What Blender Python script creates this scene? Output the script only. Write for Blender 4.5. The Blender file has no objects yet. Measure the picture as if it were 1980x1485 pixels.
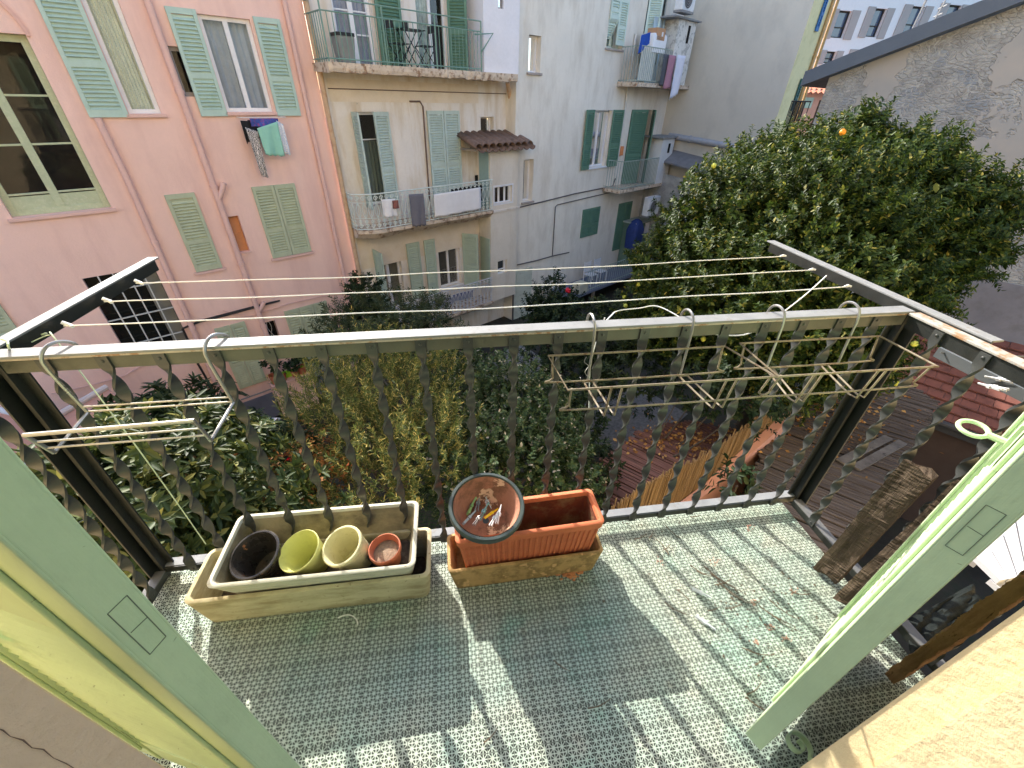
import bpy, math, random
import numpy as np
from mathutils import Vector, Matrix

# ------------------------------------------------------------------ camera, world, sun, exposure
S = bpy.context.scene
COL = S.collection
CAM = np.array([.1442, -.7655, 1.5601])
PITCH, YAW, ROLL, FPX = .6036, .1457, .0225, 800.97
_f = np.array([math.sin(YAW)*math.cos(PITCH), math.cos(YAW)*math.cos(PITCH), -math.sin(PITCH)])
_r0 = np.array([math.cos(YAW), -math.sin(YAW), 0.])
_u0 = np.cross(_r0, _f)
_r = _r0*math.cos(ROLL)+_u0*math.sin(ROLL)
_u = -_r0*math.sin(ROLL)+_u0*math.cos(ROLL)
cam = bpy.data.cameras.new('camera')
cam.sensor_width = 36
cam.lens = 36*FPX/1980
cam.clip_start = .03
cam.clip_end = 500
camo = bpy.data.objects.new('camera', cam)
COL.objects.link(camo)
M4 = Matrix.Identity(4)
for i in range(3):
    M4[i][0] = _r[i]; M4[i][1] = _u[i]; M4[i][2] = -_f[i]; M4[i][3] = CAM[i]
camo.matrix_world = M4
S.camera = camo
S.render.resolution_x, S.render.resolution_y = 1024, 768

SUN_AZ, SUN_EL = math.radians(-23.5), math.radians(32.5)      # azimuth from +Y towards +X
W = bpy.data.worlds.new('World')
S.world = W
W.use_nodes = True
_nt = W.node_tree
_sky = _nt.nodes.new('ShaderNodeTexSky')
_sky.sky_type = 'NISHITA'
_sky.sun_disc = False
_sky.sun_elevation = SUN_EL
_sky.sun_rotation = SUN_AZ
_sky.dust_density = 2.5
_sky.ozone_density = 1.0
_bg = _nt.nodes['Background']
_bg.inputs[1].default_value = .15
_nt.links.new(_sky.outputs[0], _bg.inputs[0])
sun = bpy.data.lights.new('sun', 'SUN')
sun.energy = 3.1
sun.angle = math.radians(.5)
sun.color = (1, .95, .86)
suno = bpy.data.objects.new('sun', sun)
COL.objects.link(suno)
SV = Vector((math.sin(SUN_AZ)*math.cos(SUN_EL), math.cos(SUN_AZ)*math.cos(SUN_EL), math.sin(SUN_EL)))
suno.rotation_euler = (-SV).to_track_quat('-Z', 'Y').to_euler()
S.view_settings.view_transform = 'Standard'
S.view_settings.look = 'None'
S.view_settings.gamma = 1
S.view_settings.exposure = 1.74
random.seed(7)
RNG = np.random.default_rng(7)
PI = math.pi

# ------------------------------------------------------------------ measuring helpers (photo pixel -> point on a known plane)
def ray(x, y): return _f+_r*(x-990)/FPX-_u*(y-742.5)/FPX
def atz(x, y, z=0.):
    d = ray(x, y); return CAM+d*(z-CAM[2])/d[2]
def aty(x, y, Y):
    d = ray(x, y); return CAM+d*(Y-CAM[1])/d[1]
def atx(x, y, X):
    d = ray(x, y); return CAM+d*(X-CAM[0])/d[0]
def atd(x, y, dist):
    d = ray(x, y); return CAM+d/np.linalg.norm(d)*dist
def onplane(x, y, P0, N):
    d = ray(x, y); N = np.array(N); return CAM+d*(((np.array(P0)-CAM)@N)/(d@N))
# facade row across the courtyard: s along it, o out of it (towards the balcony), z up
FA = math.radians(55)
FD = np.array([math.sin(FA), math.cos(FA), 0.]); FN = np.array([math.cos(FA), -math.sin(FA), 0.])
FDIST = 11.5
FO = np.array([CAM[0], CAM[1], 0])-FN*FDIST
def fs(x, y, o=0.):
    P = onplane(x, y, FO+FN*o, FN); return float((P-FO)@FD), float(P[2])
def FW(s, o, z): return FO+FD*s+FN*o+np.array([0, 0, z])
GZ = -5.75

# ------------------------------------------------------------------ mesh builder
def c(r, g, b, k=1.):
    f = lambda v: ((v/255)/12.92 if v <= 10 else ((v/255+.055)/1.055)**2.4)*k
    return (f(r), f(g), f(b))
class MB:
    def __init__(s): s.v = []; s.f = []
    def add(s, v, f):
        n = len(s.v); s.v += [tuple(float(q) for q in p) for p in v]; s.f += [tuple(i+n for i in q) for q in f]; return s
    def quad(s, a, b, c_, d): return s.add([a, b, c_, d], [(0, 1, 2, 3)])
    def box(s, x0, y0, z0, x1, y1, z1):
        v = [(x, y, z) for z in (z0, z1) for y in (y0, y1) for x in (x0, x1)]
        return s.add(v, [(0, 2, 3, 1), (4, 5, 7, 6), (0, 1, 5, 4), (2, 6, 7, 3), (0, 4, 6, 2), (1, 3, 7, 5)])
    def beam(s, p, q, w, h, up=(0, 0, 1)):
        p = Vector(p); q = Vector(q); d = (q-p).normalized(); up = Vector(up)
        if abs(d.dot(up)) > .98: up = Vector((1, 0, 0))
        a = d.cross(up).normalized(); b = a.cross(d)
        v = [e+a*i*w/2+b*j*h/2 for e in (p, q) for i, j in ((-1, -1), (1, -1), (1, 1), (-1, 1))]
        return s.add(v, [(3, 2, 1, 0), (4, 5, 6, 7), (0, 1, 5, 4), (1, 2, 6, 5), (2, 3, 7, 6), (3, 0, 4, 7)])
    def tube(s, pts, r, n=7, caps=True, closed=False):
        P = [Vector(p) for p in pts]; N = len(P); v = []; f = []; prev = None
        for i, p in enumerate(P):
            t = (P[(i+1) % N]-P[i-1]) if closed else (P[min(i+1, N-1)]-P[max(i-1, 0)])
            t = t.normalized() if t.length > 1e-9 else Vector((0, 0, 1))
            if prev is None:
                a = t.orthogonal().normalized()
            else:
                a = (prev-t*prev.dot(t)); a = a.normalized() if a.length > 1e-6 else t.orthogonal().normalized()
            prev = a; b = t.cross(a)
            rr = r[i] if hasattr(r, '__len__') else r
            v += [p+(a*math.cos(2*PI*k/n)+b*math.sin(2*PI*k/n))*rr for k in range(n)]
        for i in range(N if closed else N-1):
            j = (i+1) % N
            f += [(i*n+k, i*n+(k+1) % n, j*n+(k+1) % n, j*n+k) for k in range(n)]
        if caps and not closed: f += [tuple(range(n))[::-1], tuple((N-1)*n+k for k in range(n))]
        return s.add(v, f)
    def lathe(s, prof, n=32, ctr=(0, 0, 0), caps=True):
        v = []; f = []
        for r, z in prof: v += [(ctr[0]+r*math.cos(2*PI*k/n), ctr[1]+r*math.sin(2*PI*k/n), ctr[2]+z) for k in range(n)]
        for i in range(len(prof)-1): f += [(i*n+k, i*n+(k+1) % n, (i+1)*n+(k+1) % n, (i+1)*n+k) for k in range(n)]
        if caps: f += [tuple(range(n))[::-1], tuple((len(prof)-1)*n+k for k in range(n))]
        return s.add(v, f)
    def rloft(s, rings, nc=5):
        """rounded-rectangle loft, rings = (half x, half y, z, corner radius)"""
        v = []; f = []; n = 4*nc
        for hx, hy, z, r in rings:
            for q, (sx, sy) in enumerate(((1, 1), (-1, 1), (-1, -1), (1, -1))):
                for k in range(nc):
                    a = PI/2*(q+k/(nc-1)); v.append((sx*(hx-r)+r*math.cos(a), sy*(hy-r)+r*math.sin(a), z))
        for i in range(len(rings)-1): f += [(i*n+k, i*n+(k+1) % n, (i+1)*n+(k+1) % n, (i+1)*n+k) for k in range(n)]
        f += [tuple(range(n))[::-1], tuple((len(rings)-1)*n+k for k in range(n))]
        return s.add(v, f)
    def prism(s, poly, y0, y1):
        """polygon in x,z extruded along y"""
        n = len(poly); v = [(p[0], y0, p[1]) for p in poly]+[(p[0], y1, p[1]) for p in poly]
        return s.add(v, [tuple(range(n)), tuple(range(2*n-1, n-1, -1))]+[((i+1) % n, i, n+i, n+(i+1) % n) for i in range(n)])
    def xf(s, m): s.v = [tuple(m @ Vector(p)) for p in s.v]; return s
    def join(s, o): return s.add(o.v, o.f)
    def build(s, name, m, parent=None, loc=(0, 0, 0), rot=(0, 0, 0), smooth=False, bevel=0, seg=2):
        me = bpy.data.meshes.new(name); me.from_pydata(s.v, [], s.f)
        if smooth:
            me.polygons.foreach_set('use_smooth', [True]*len(me.polygons))
        me.materials.append(m); me.update()
        if smooth: me.set_sharp_from_angle(angle=math.radians(42))
        o = bpy.data.objects.new(name, me); COL.objects.link(o); o.location = loc; o.rotation_euler = rot
        if parent: o.parent = parent
        if bevel:
            b = o.modifiers.new('bevel', 'BEVEL'); b.width = bevel; b.segments = seg; b.limit_method = 'ANGLE'
        return o
def tag(o, label=None, cat=None, group=None, kind=None):
    if label: o['label'] = label
    if cat: o['category'] = cat
    if group: o['group'] = group
    if kind: o['kind'] = kind
    return o
def empty(name, loc, rz=0, label=None, cat=None, group=None):
    o = bpy.data.objects.new(name, None); COL.objects.link(o); o.empty_display_size = .1
    o.location = loc; o.rotation_euler = (0, 0, rz); return tag(o, label, cat, group)
def copy_tree(o, parent=None):
    q = o.copy(); COL.objects.link(q)
    if parent: q.parent = parent
    for ch in list(o.children): copy_tree(ch, q)
    return q

# ------------------------------------------------------------------ materials
def _nodes(name):
    m = bpy.data.materials.new(name); m.use_nodes = True; nt = m.node_tree
    return m, nt, nt.nodes['Principled BSDF'], nt.nodes, nt.links
def _noise(N, L, co, scale, detail=6, rough=.6, stretch=None):
    if stretch:
        mp = N.new('ShaderNodeMapping'); mp.inputs['Scale'].default_value = stretch; L.new(co, mp.inputs[0]); co = mp.outputs[0]
    n = N.new('ShaderNodeTexNoise'); n.inputs['Scale'].default_value = scale; n.inputs['Detail'].default_value = detail
    n.inputs['Roughness'].default_value = rough; L.new(co, n.inputs['Vector']); return n.outputs['Fac']
def _ramp(N, L, fac, a, b, ca=0., cb=1.):
    r = N.new('ShaderNodeMapRange'); r.inputs[1].default_value = a; r.inputs[2].default_value = b
    r.inputs[3].default_value = ca; r.inputs[4].default_value = cb; L.new(fac, r.inputs[0]); return r.outputs[0]
def _mix(N, L, fac, A, B, typ='MIX'):
    m = N.new('ShaderNodeMix'); m.data_type = 'RGBA'; m.blend_type = typ
    for sock, val in ((0, fac), (6, A), (7, B)):
        if hasattr(val, 'is_linked'): L.new(val, m.inputs[sock])
        elif sock == 0: m.inputs[0].default_value = val
        else: m.inputs[sock].default_value = (*val, 1)
    return m.outputs[2]
MATS = {}
def mat(name, rgb, rough=.75, var=.12, scale=5., stain=None, stain_amt=.5, stain_scale=3., stain_stretch=None, stain_lo=.5, stain_hi=.7,
        bump=0., bscale=60., metal=0., spec=.35, fine=.06, chip=None, chip_lo=.62, chip_scale=25.):
    if name in MATS: return MATS[name]
    m, nt, b, N, L = _nodes(name); tc = N.new('ShaderNodeTexCoord').outputs['Object']
    rgb = tuple(min(.9, v) for v in rgb)
    lo = tuple(v*(1-var) for v in rgb); hi = tuple(min(.92, v*(1+var*.7)) for v in rgb)
    col = _mix(N, L, _ramp(N, L, _noise(N, L, tc, scale), .3, .7), lo, hi)
    if fine: col = _mix(N, L, _ramp(N, L, _noise(N, L, tc, scale*14, 4), .3, .7, 0, fine*2), col, tuple(v*.55 for v in rgb))
    if stain:
        st = _ramp(N, L, _noise(N, L, tc, stain_scale, 8, .65, stain_stretch), stain_lo, stain_hi, 0, stain_amt)
        col = _mix(N, L, st, col, stain)
    if chip:
        col = _mix(N, L, _ramp(N, L, _noise(N, L, tc, chip_scale, 6, .6), chip_lo, chip_lo+.03), col, chip)
    L.new(col, b.inputs['Base Color'])
    L.new(_ramp(N, L, _noise(N, L, tc, scale*3, 3), .3, .7, max(.05, rough-.1), min(1, rough+.1)), b.inputs['Roughness'])
    b.inputs['Metallic'].default_value = metal; b.inputs['Specular IOR Level'].default_value = spec
    if bump:
        bp = N.new('ShaderNodeBump'); bp.inputs['Strength'].default_value = 1; bp.inputs['Distance'].default_value = bump
        L.new(_noise(N, L, tc, bscale, 5, .65), bp.inputs['Height']); L.new(bp.outputs[0], b.inputs['Normal'])
    MATS[name] = m; return m
def leafmat(name, cols, rough=.38, trans=.25, spec=.45):
    """leaf colours differ leaf by leaf"""
    m, nt, b, N, L = _nodes(name)
    g = N.new('ShaderNodeNewGeometry'); r = N.new('ShaderNodeValToRGB'); r.color_ramp.interpolation = 'LINEAR'
    e = r.color_ramp.elements
    e[0].position = 0; e[0].color = (*cols[0][1], 1); e[1].position = 1; e[1].color = (*cols[-1][1], 1)
    for p, q in cols[1:-1]:
        z = e.new(p); z.color = (*q, 1)
    L.new(g.outputs['Random Per Island'], r.inputs[0]); L.new(r.outputs[0], b.inputs['Base Color'])
    b.inputs['Roughness'].default_value = rough; b.inputs['Specular IOR Level'].default_value = spec
    t = N.new('ShaderNodeBsdfTranslucent'); hs = N.new('ShaderNodeHueSaturation'); hs.inputs['Value'].default_value = 1.5
    hs.inputs['Hue'].default_value = .48; L.new(r.outputs[0], hs.inputs['Color']); L.new(hs.outputs[0], t.inputs[0])
    x = N.new('ShaderNodeMixShader'); x.inputs[0].default_value = trans
    L.new(b.outputs[0], x.inputs[1]); L.new(t.outputs[0], x.inputs[2])
    L.new(x.outputs[0], nt.nodes['Material Output'].inputs[0]); MATS[name] = m; return m
def glassmat(name='window_glass', tint=(.75, .8, .8), refl=.16):
    if name in MATS: return MATS[name]
    m, nt, b, N, L = _nodes(name)
    t = N.new('ShaderNodeBsdfTransparent'); t.inputs[0].default_value = (*tint, 1)
    g = N.new('ShaderNodeBsdfGlossy'); g.inputs['Roughness'].default_value = .03; g.inputs[0].default_value = (.9, .92, .95, 1)
    fr = N.new('ShaderNodeFresnel'); fr.inputs[0].default_value = 1.5
    ad = N.new('ShaderNodeMath'); ad.operation = 'ADD'; ad.inputs[1].default_value = refl*.5; L.new(fr.outputs[0], ad.inputs[0])
    x = N.new('ShaderNodeMixShader'); L.new(ad.outputs[0], x.inputs[0]); L.new(t.outputs[0], x.inputs[1]); L.new(g.outputs[0], x.inputs[2])
    L.new(x.outputs[0], nt.nodes['Material Output'].inputs[0]); MATS[name] = m; return m
def woodmat(name, rgb, dark, rough=.85, stretch=(3, 3, 40), bump=.004):
    """grain runs across the axis with the small stretch value"""
    m, nt, b, N, L = _nodes(name); tc = N.new('ShaderNodeTexCoord').outputs['Object']
    g = _noise(N, L, tc, 1., 8, .7, stretch); p = _noise(N, L, tc, 5, 5)
    col = _mix(N, L, _ramp(N, L, g, .35, .65), dark, rgb)
    col = _mix(N, L, _ramp(N, L, p, .45, .7, 0, .5), col, tuple(v*.6 for v in rgb))
    pit = _ramp(N, L, _noise(N, L, tc, 1., 6, .75, tuple(q*2.2 for q in stretch)), .60, .66, 0, .85); col = _mix(N, L, pit, col, tuple(v*.35 for v in dark))
    L.new(col, b.inputs['Base Color']); b.inputs['Roughness'].default_value = rough; b.inputs['Specular IOR Level'].default_value = .2
    bp = N.new('ShaderNodeBump'); bp.inputs['Distance'].default_value = bump; bp.inputs['Strength'].default_value = 1
    L.new(g, bp.inputs['Height']); L.new(bp.outputs[0], b.inputs['Normal']); MATS[name] = m; return m
# ------------------------------------------------------------------ the balcony: floor, slab, house wall
CELL = .0767
def deckmat():
    m, nt, b, N, L = _nodes('mint_plastic_grid_tiles')
    geo = N.new('ShaderNodeNewGeometry').outputs['Position']
    sep = N.new('ShaderNodeSeparateXYZ'); L.new(geo, sep.inputs[0])
    def mth(op, a, b_=None, c_=None):
        n = N.new('ShaderNodeMath'); n.operation = op
        for i, v in enumerate((a, b_, c_)):
            if v is None: continue
            if hasattr(v, 'is_linked'): L.new(v, n.inputs[i])
            else: n.inputs[i].default_value = v
        return n.outputs[0]
    q = CELL/6                                                       # stars sit where i+j is even on a grid of this pitch
    X, Y = sep.outputs[0], sep.outputs[1]
    A = mth('DIVIDE', X, q); B = mth('DIVIDE', Y, q)
    off = lambda v: mth('ABSOLUTE', mth('SUBTRACT', mth('FRACT', mth('ADD', v, .5)), .5))
    dA, dB = off(A), off(B)
    s_ = off(mth('MULTIPLY', mth('ADD', A, B), .5)); t_ = off(mth('MULTIPLY', mth('SUBTRACT', A, B), .5))
    rad = mth('MULTIPLY', mth('SQRT', mth('ADD', mth('MULTIPLY', s_, s_), mth('MULTIPLY', t_, t_))), 1.4142)
    hole = mth('MULTIPLY', mth('MULTIPLY', mth('GREATER_THAN', mth('MINIMUM', dA, dB), .115), mth('GREATER_THAN', mth('MINIMUM', s_, t_), .066)), mth('GREATER_THAN', rad, .36))
    # seams between the squares
    cu = mth('ABSOLUTE', mth('SUBTRACT', mth('FRACT', mth('ADD', mth('DIVIDE', X, CELL), .5)), .5))
    cv = mth('ABSOLUTE', mth('SUBTRACT', mth('FRACT', mth('ADD', mth('DIVIDE', Y, CELL), .5)), .5))
    seam = mth('LESS_THAN', mth('MINIMUM', cu, cv), .011)
    hole = mth('MAXIMUM', hole, seam)
    n1 = _noise(N, L, geo, 2.6, 3); n2 = _noise(N, L, geo, 5.5, 5); n3 = _noise(N, L, geo, 26, 4); n4 = _noise(N, L, geo, 9, 6)
    col = _mix(N, L, _ramp(N, L, n1, .38, .62), (.42, .45, .36), (.34, .43, .36))
    col = _mix(N, L, _ramp(N, L, n2, .56, .70, 0, .55), col, (.25, .45, .345))
    col = _mix(N, L, _ramp(N, L, n4, .58, .72, 0, .35), col, (.50, .42, .32))
    col = _mix(N, L, _ramp(N, L, n3, .62, .70, 0, .5), col, (.28, .26, .19))
    L.new(col, b.inputs['Base Color']); b.inputs['Roughness'].default_value = .5
    t = N.new('ShaderNodeBsdfTransparent'); x = N.new('ShaderNodeMixShader')
    L.new(hole, x.inputs[0]); L.new(b.outputs[0], x.inputs[1]); L.new(t.outputs[0], x.inputs[2])
    L.new(x.outputs[0], nt.nodes['Material Output'].inputs[0]); return m
DX0, DX1, DY0, DY1 = -1.07, 1.618, -.66, .372
dk = MB().quad((DX0, DY0, 0), (DX1, DY0, 0), (DX1, DY1, 0), (DX0, DY1, 0))
tag(dk.build('balcony_floor', deckmat()), 'mint green plastic grid tiles covering the balcony floor', 'floor', kind='structure')
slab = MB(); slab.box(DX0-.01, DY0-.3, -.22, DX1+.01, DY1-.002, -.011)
tag(slab.build('balcony_slab', mat('darkened_concrete', (.016, .020, .016), .9, .3, 9)), 'dark concrete slab under the balcony tiles', 'floor', kind='structure')  # coloured near black so the tile holes stay dark in sun

CREAM = mat('cream_wall_paint', c(214, 192, 148), .8, .08, 3, c(188, 158, 116), .35, 5, (1, 1, 1), .55, .8, bump=.005, bscale=26)
BEIGE = mat('beige_wall_plaster', c(206, 180, 150), .85, .08, 3, c(158, 132, 106), .4, 4, None, .55, .75, bump=.004, bscale=34)
OX0, OX1, WY = -.262, .950, -.552
hw = empty('house_facade', (0, WY, GZ), 0, 'cream rendered house wall around the open french window of the balcony', 'house')
def hpart(mb, name, m, **k):
    mb.v = [(x, y-WY, z-GZ) for x, y, z in mb.v]; return mb.build(name, m, hw, **k)
w = MB()
w.box(-5.5, WY-.35, GZ, OX0-.0, WY, 7.5); w.box(OX1, WY-.35, GZ, 6.5, WY, 7.5)
w.box(OX0, WY-.35, 2.45, OX1, WY, 7.5); w.box(OX0, WY-.35, GZ, OX1, WY, -.02)
hpart(w, 'wall', CREAM)
ubm = MB(); ubm.box(-1.25, WY+.002, 3.02, 1.85, .40, 3.18)  # unseen slab added overhead to keep skylight off the balcony floor
hpart(ubm, 'added_shade_slab', mat('cream_slab_paint', c(225, 205, 170), .85, .08, 3), bevel=.01)
jl = MB(); jl.box(OX0-.004, WY-.36, -.02, OX0+.003, WY-.003, 2.45)
hpart(jl, 'window_reveal', BEIGE)
jr = MB(); jr.box(OX1-.016, WY-.36, -.02, OX1+.02, WY-.064, 2.45)
hpart(jr, 'window_reveal', mat('cream_reveal_plaster', c(212, 192, 150), .85, .1, 4, c(180, 150, 112), .5, 5, None, .5, .75, bump=.006, bscale=24))
ck = MB(); ck.tube([tuple(atx(px, py, OX0+.0035)) for px, py in ((-20, 1404), (6, 1412), (20, 1424), (45, 1431), (62, 1446), (84, 1449), (104, 1466), (128, 1476), (150, 1490))], [.0003, .0005, .0002, .0006, .0003, .0005, .0002, .0004, .0002], 4)
hpart(ck, 'plaster_crack', mat('crack_dark', (.16, .10, .07), .9))
rm = MB(); rm.box(OX0-1.2, WY-2.6, -.02, OX1+1.2, WY-2.5, 2.6)
hpart(rm, 'room_wall', mat('room_wall_paint', (.35, .33, .3), .9))

# ------------------------------------------------------------------ iron railing of the balcony
IRON = mat('dark_iron_paint', (.017, .019, .017), .42, .25, 8, (.06, .05, .038), .3, 9, None, .55, .75, bump=.0006, bscale=160, spec=.5)
IRONTOP = mat('worn_grey_rail_paint', (.21, .215, .22), .6, .18, 14, (.15, .11, .07), .55, 24, None, .60, .70, spec=.3, bump=.0006, bscale=200)
OLIVE = mat('olive_grey_iron', (.105, .102, .078), .5, .2, 9, (.14, .08, .035), .4, 22, None, .6, .72, bump=.0006, bscale=150, spec=.45)
RUST = mat('rusty_bar', (.42, .36, .30), .6, .2, 20, (.24, .11, .04), .8, 40, None, .5, .6, bump=.0008, bscale=200)
RL = (-1.036, .3146); RR = (1.660, .3430)
def ry(x): return RL[1]+(x-RL[0])*(RR[1]-RL[1])/(RR[0]-RL[0])
rail = empty('balcony_railing', (.3, .33, 0), 0, 'black iron balcony railing with twisted bars and grey top rail', 'railing')
def rpart(mb, name, m, **k):
    mb.v = [(x-.3, y-.33, z) for x, y, z in mb.v]; return mb.build(name, m, rail, **k)
TOPZ = 1.0
def prail(p, q, wi, th, z): return MB().beam((*p, z-th/2), (*q, z-th/2), wi, th)
rpart(prail((RL[0]-.02, ry(-1.06)), (RR[0], ry(RR[0])), .048, .008, TOPZ), 'top_rail', IRONTOP, bevel=.0015)
fl = MB(); fl.beam((RL[0]-.02, ry(-1.056)-.010, .968), (RR[0], ry(RR[0])-.010, .968), .006, .044)
tr = rail.children[0]; fl.v = [(x-.3, y-.33, z) for x, y, z in fl.v]; fl.build('rail_flange', OLIVE, tr)
ln = MB(); ln.beam((RL[0]-.02, ry(-1.056)-.022, .991), (RR[0], ry(RR[0])-.022, .991), .004, .006)
ln.v = [(x-.3, y-.33, z) for x, y, z in ln.v]; ln.build('rust_line', RUST, tr)
SXR, SXL = 1.655, -1.040
for sx, e in ((SXL, -1), (SXR, 1)):
    t_ = rpart(prail((sx, -.545), (sx, ry(sx)-.026), .044, .008, TOPZ-.003), 'top_rail', IRONTOP if e < 0 else mat('rusted_rail_plate', (.36, .34, .31), .55, .2, 14, (.30, .15, .06), .9, 26, None, .48, .58, bump=.001, bscale=160), bevel=.0015)
    f2 = MB(); f2.beam((sx-e*.012, -.545, .966), (sx-e*.012, ry(sx)-.03, .966), .006, .042)
    f2.v = [(x-.3, y-.33, z) for x, y, z in f2.v]; f2.build('rail_flange', IRON, t_)
# drying arms: flat bars on edge with a plate, pointing out over the courtyard
for sx, y0, y1, e in ((-1.062, -.30, 1.08, -1), (1.70, .10, 1.135, 1)):
    a = rpart(prail((sx, y0), (sx, y1), .040, .006, TOPZ+.006), 'drying_arm', IRONTOP, bevel=.001)
    f2 = MB(); f2.beam((sx-e*.017, y0, .982), (sx-e*.017, y1-.03, .982), .005, .040)
    f2.v = [(x-.3, y-.33, z) for x, y, z in f2.v]; f2.build('arm_flange', IRON, a)
# corner posts: angle irons with a rib
for sx, e in ((RL[0]+.003, 1), (RR[0]-.004, -1)):
    y = ry(sx); mb = MB()
    mb.box(sx-.030, y+.010, .008, sx+.030, y+.016, .99)
    mb.box(min(sx-e*.030, sx-e*.024), y-.045, .008, max(sx-e*.030, sx-e*.024), y+.010, .99)
    mb.box(sx-.006, y-.016, .008, sx+.006, y+.010, .99)
    rpart(mb, 'corner_post', IRON, bevel=.001)
# bottom rails
BZ = .060
b_ = rpart(prail((RL[0], ry(RL[0])+.012), (RR[0], ry(RR[0])+.012), .036, .005, BZ), 'bottom_rail', IRONTOP)
f2 = MB(); f2.beam((RL[0], ry(RL[0])-.009, BZ-.016), (RR[0], ry(RR[0])-.009, BZ-.016), .005, .028)
f2.v = [(x-.3, y-.33, z) for x, y, z in f2.v]; f2.build('rail_flange', IRON, b_)
for sx, e in ((SXL, -1), (SXR, 1)):
    b_ = rpart(prail((sx, -.545), (sx, ry(sx)-.02), .036, .005, .052), 'bottom_rail', mat('scuffed_iron', (.11, .11, .108), .4, .2, 18, bump=.0005, bscale=150, spec=.5))
    f2 = MB(); f2.beam((sx-e*.015, -.545, .034), (sx-e*.015, ry(sx)-.02, .034), .005, .034)
    f2.v = [(x-.3, y-.33, z) for x, y, z in f2.v]; f2.build('rail_flange', IRON, b_)
# twisted bars: one flat strip, twisted between two flat tabs; copies share its mesh
def twist_mesh(z0, z1, wd=.030, th=.008, turns=4.5, n=110, tab=.035):
    mb = MB(); v = []; f = []
    for i in range(n+1):
        z = z0+(z1-z0)*i/n
        t = min(1, max(0, (z-z0-tab)/(z1-z0-2*tab))); a = PI*2*turns*t
        ca, sa = math.cos(a), math.sin(a)
        for du, dv in ((-wd/2, -th/2), (wd/2, -th/2), (wd/2, th/2), (-wd/2, th/2)):
            v.append((du*ca-dv*sa, du*sa+dv*ca, z))
    for i in range(n):
        f += [(i*4+k, i*4+(k+1) % 4, i*4+4+(k+1) % 4, i*4+4+k) for k in range(4)]
    f += [(3, 2, 1, 0), (n*4, n*4+1, n*4+2, n*4+3)]
    mb.add(v, f)
    for z in (z0+.014, z1-.014):
        for sgn in (-1,):
            mb.lathe([(.005, 0), (.0045, .002), (.002, .0035)], 8)
            k = len(mb.v)-24
            for q in range(k, len(mb.v)):
                x, y, zz = mb.v[q]; mb.v[q] = (x, -th/2-zz, z+y)
    return mb
bal0 = twist_mesh(BZ-.030, .985).build('baluster', mat('grey_black_iron', (.046, .049, .047), .42, .2, 12, (.05, .045, .04), .4, 20, None, .5, .7, spec=.55, bump=.0004, bscale=180), rail, smooth=True)
def put_bal(x, y, rz, first=[True]):
    o = bal0 if first[0] else bal0.copy()
    if not first[0]: COL.objects.link(o)
    first[0] = False
    o.parent = rail; o.location = (x-.3, y-.33, 0); o.rotation_euler = (0, 0, rz)
for i in range(19):
    x = -.926+.1368*i; put_bal(x, ry(x)-.0155, 0)
for k in range(6):
    y = .205-.137*k
    put_bal(SXR-.018, y, -PI/2); put_bal(SXL+.018, y, PI/2)
bal0_mesh = bal0.data

# ------------------------------------------------------------------ clothes lines and cords
CORD = mat('white_plastic_line', c(240, 240, 240), .5, .05, 20)
def wob(p, q, sag, n=26, amp=.006, seed=0):
    r = random.Random(seed); ph = [r.uniform(0, 6) for _ in range(4)]; out = []
    for i in range(n+1):
        t = i/n; a = Vector(p).lerp(Vector(q), t); k = math.sin(PI*t)
        out.append(a+Vector((0, amp*k*(math.sin(9*t+ph[0])+.6*math.sin(23*t+ph[1])), -sag*k+amp*k*(math.sin(13*t+ph[2])+.5*math.sin(27*t+ph[3])))))
    return out
lines = [((-1.022, .868, .975), (1.66, .955, .985), 'outermost white clothes line, strung between the tips of the drying arms'),
         ((-1.026, .700, .975), (1.66, .770, .985), 'middle white clothes line of the three beyond the railing'),
         ((-1.026, .520, .975), (1.66, .580, .985), 'innermost white clothes line, closest to the top rail')]
for i, (p, q, lb) in enumerate(lines):
    mb = MB(); mb.tube(wob(p, q, .012, 40, .0035, i+3), .0021, 6); mb.tube([Vector(p)+Vector((0, 0, .012)), Vector(p)+Vector((.01, .006, 0)), Vector(p)+Vector((.022, 0, -.004))], .0055, 6)
    mb.tube([Vector(q)+Vector((-.03, 0, 0)), Vector(q)+Vector((-.012, .004, .004)), Vector(q)], .004, 6)
    tag(mb.build('clothes_line', CORD, smooth=True), lb, 'clothes line', 'white clothes lines over the courtyard')
pts = [aty(1598, 533, .66), aty(1545, 580, .52), aty(1460, 640, .42), aty(1400, 648, .40), aty(1345, 636, .42), aty(1312, 612, .48), aty(1270, 592, .56), aty(1235, 596, .56), aty(1195, 601, .53), aty(1180, 612, .46), aty(1150, 640, .375), aty(1090, 652, .37), aty(1010, 655, .368), aty(850, 668, .365), aty(760, 668, .362)]
def smooth_path(P, k=6):
    P = [Vector(p) for p in P]; out = []
    for i in range(len(P)-1):
        a = P[max(i-1, 0)]; b = P[i]; d = P[i+1]; e = P[min(i+2, len(P)-1)]
        for j in range(k):
            t = j/k; out.append(.5*((2*b)+(d-a)*t+(2*a-5*b+4*d-e)*t*t+(3*b-a-3*d+e)*t**3))
    return out+[P[-1]]
tag(MB().tube(smooth_path(pts), .0022, 6).build('loose_line', CORD, smooth=True), 'slack white line looping behind the top rail from the right drying arm', 'cord')
GC = mat('pale_green_string', c(190, 205, 175), .6, .05, 20)
tag(MB().tube(smooth_path([(-1.04, .42, .975), aty(95, 648, .44), aty(112, 662, .38), aty(250, 845, .262), aty(330, 955, .258), aty(398, 1052, .262)]), .0018, 5).build('string', GC, smooth=True), 'thin pale green string running from the left drying arm down to the white planters', 'string')
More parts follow.
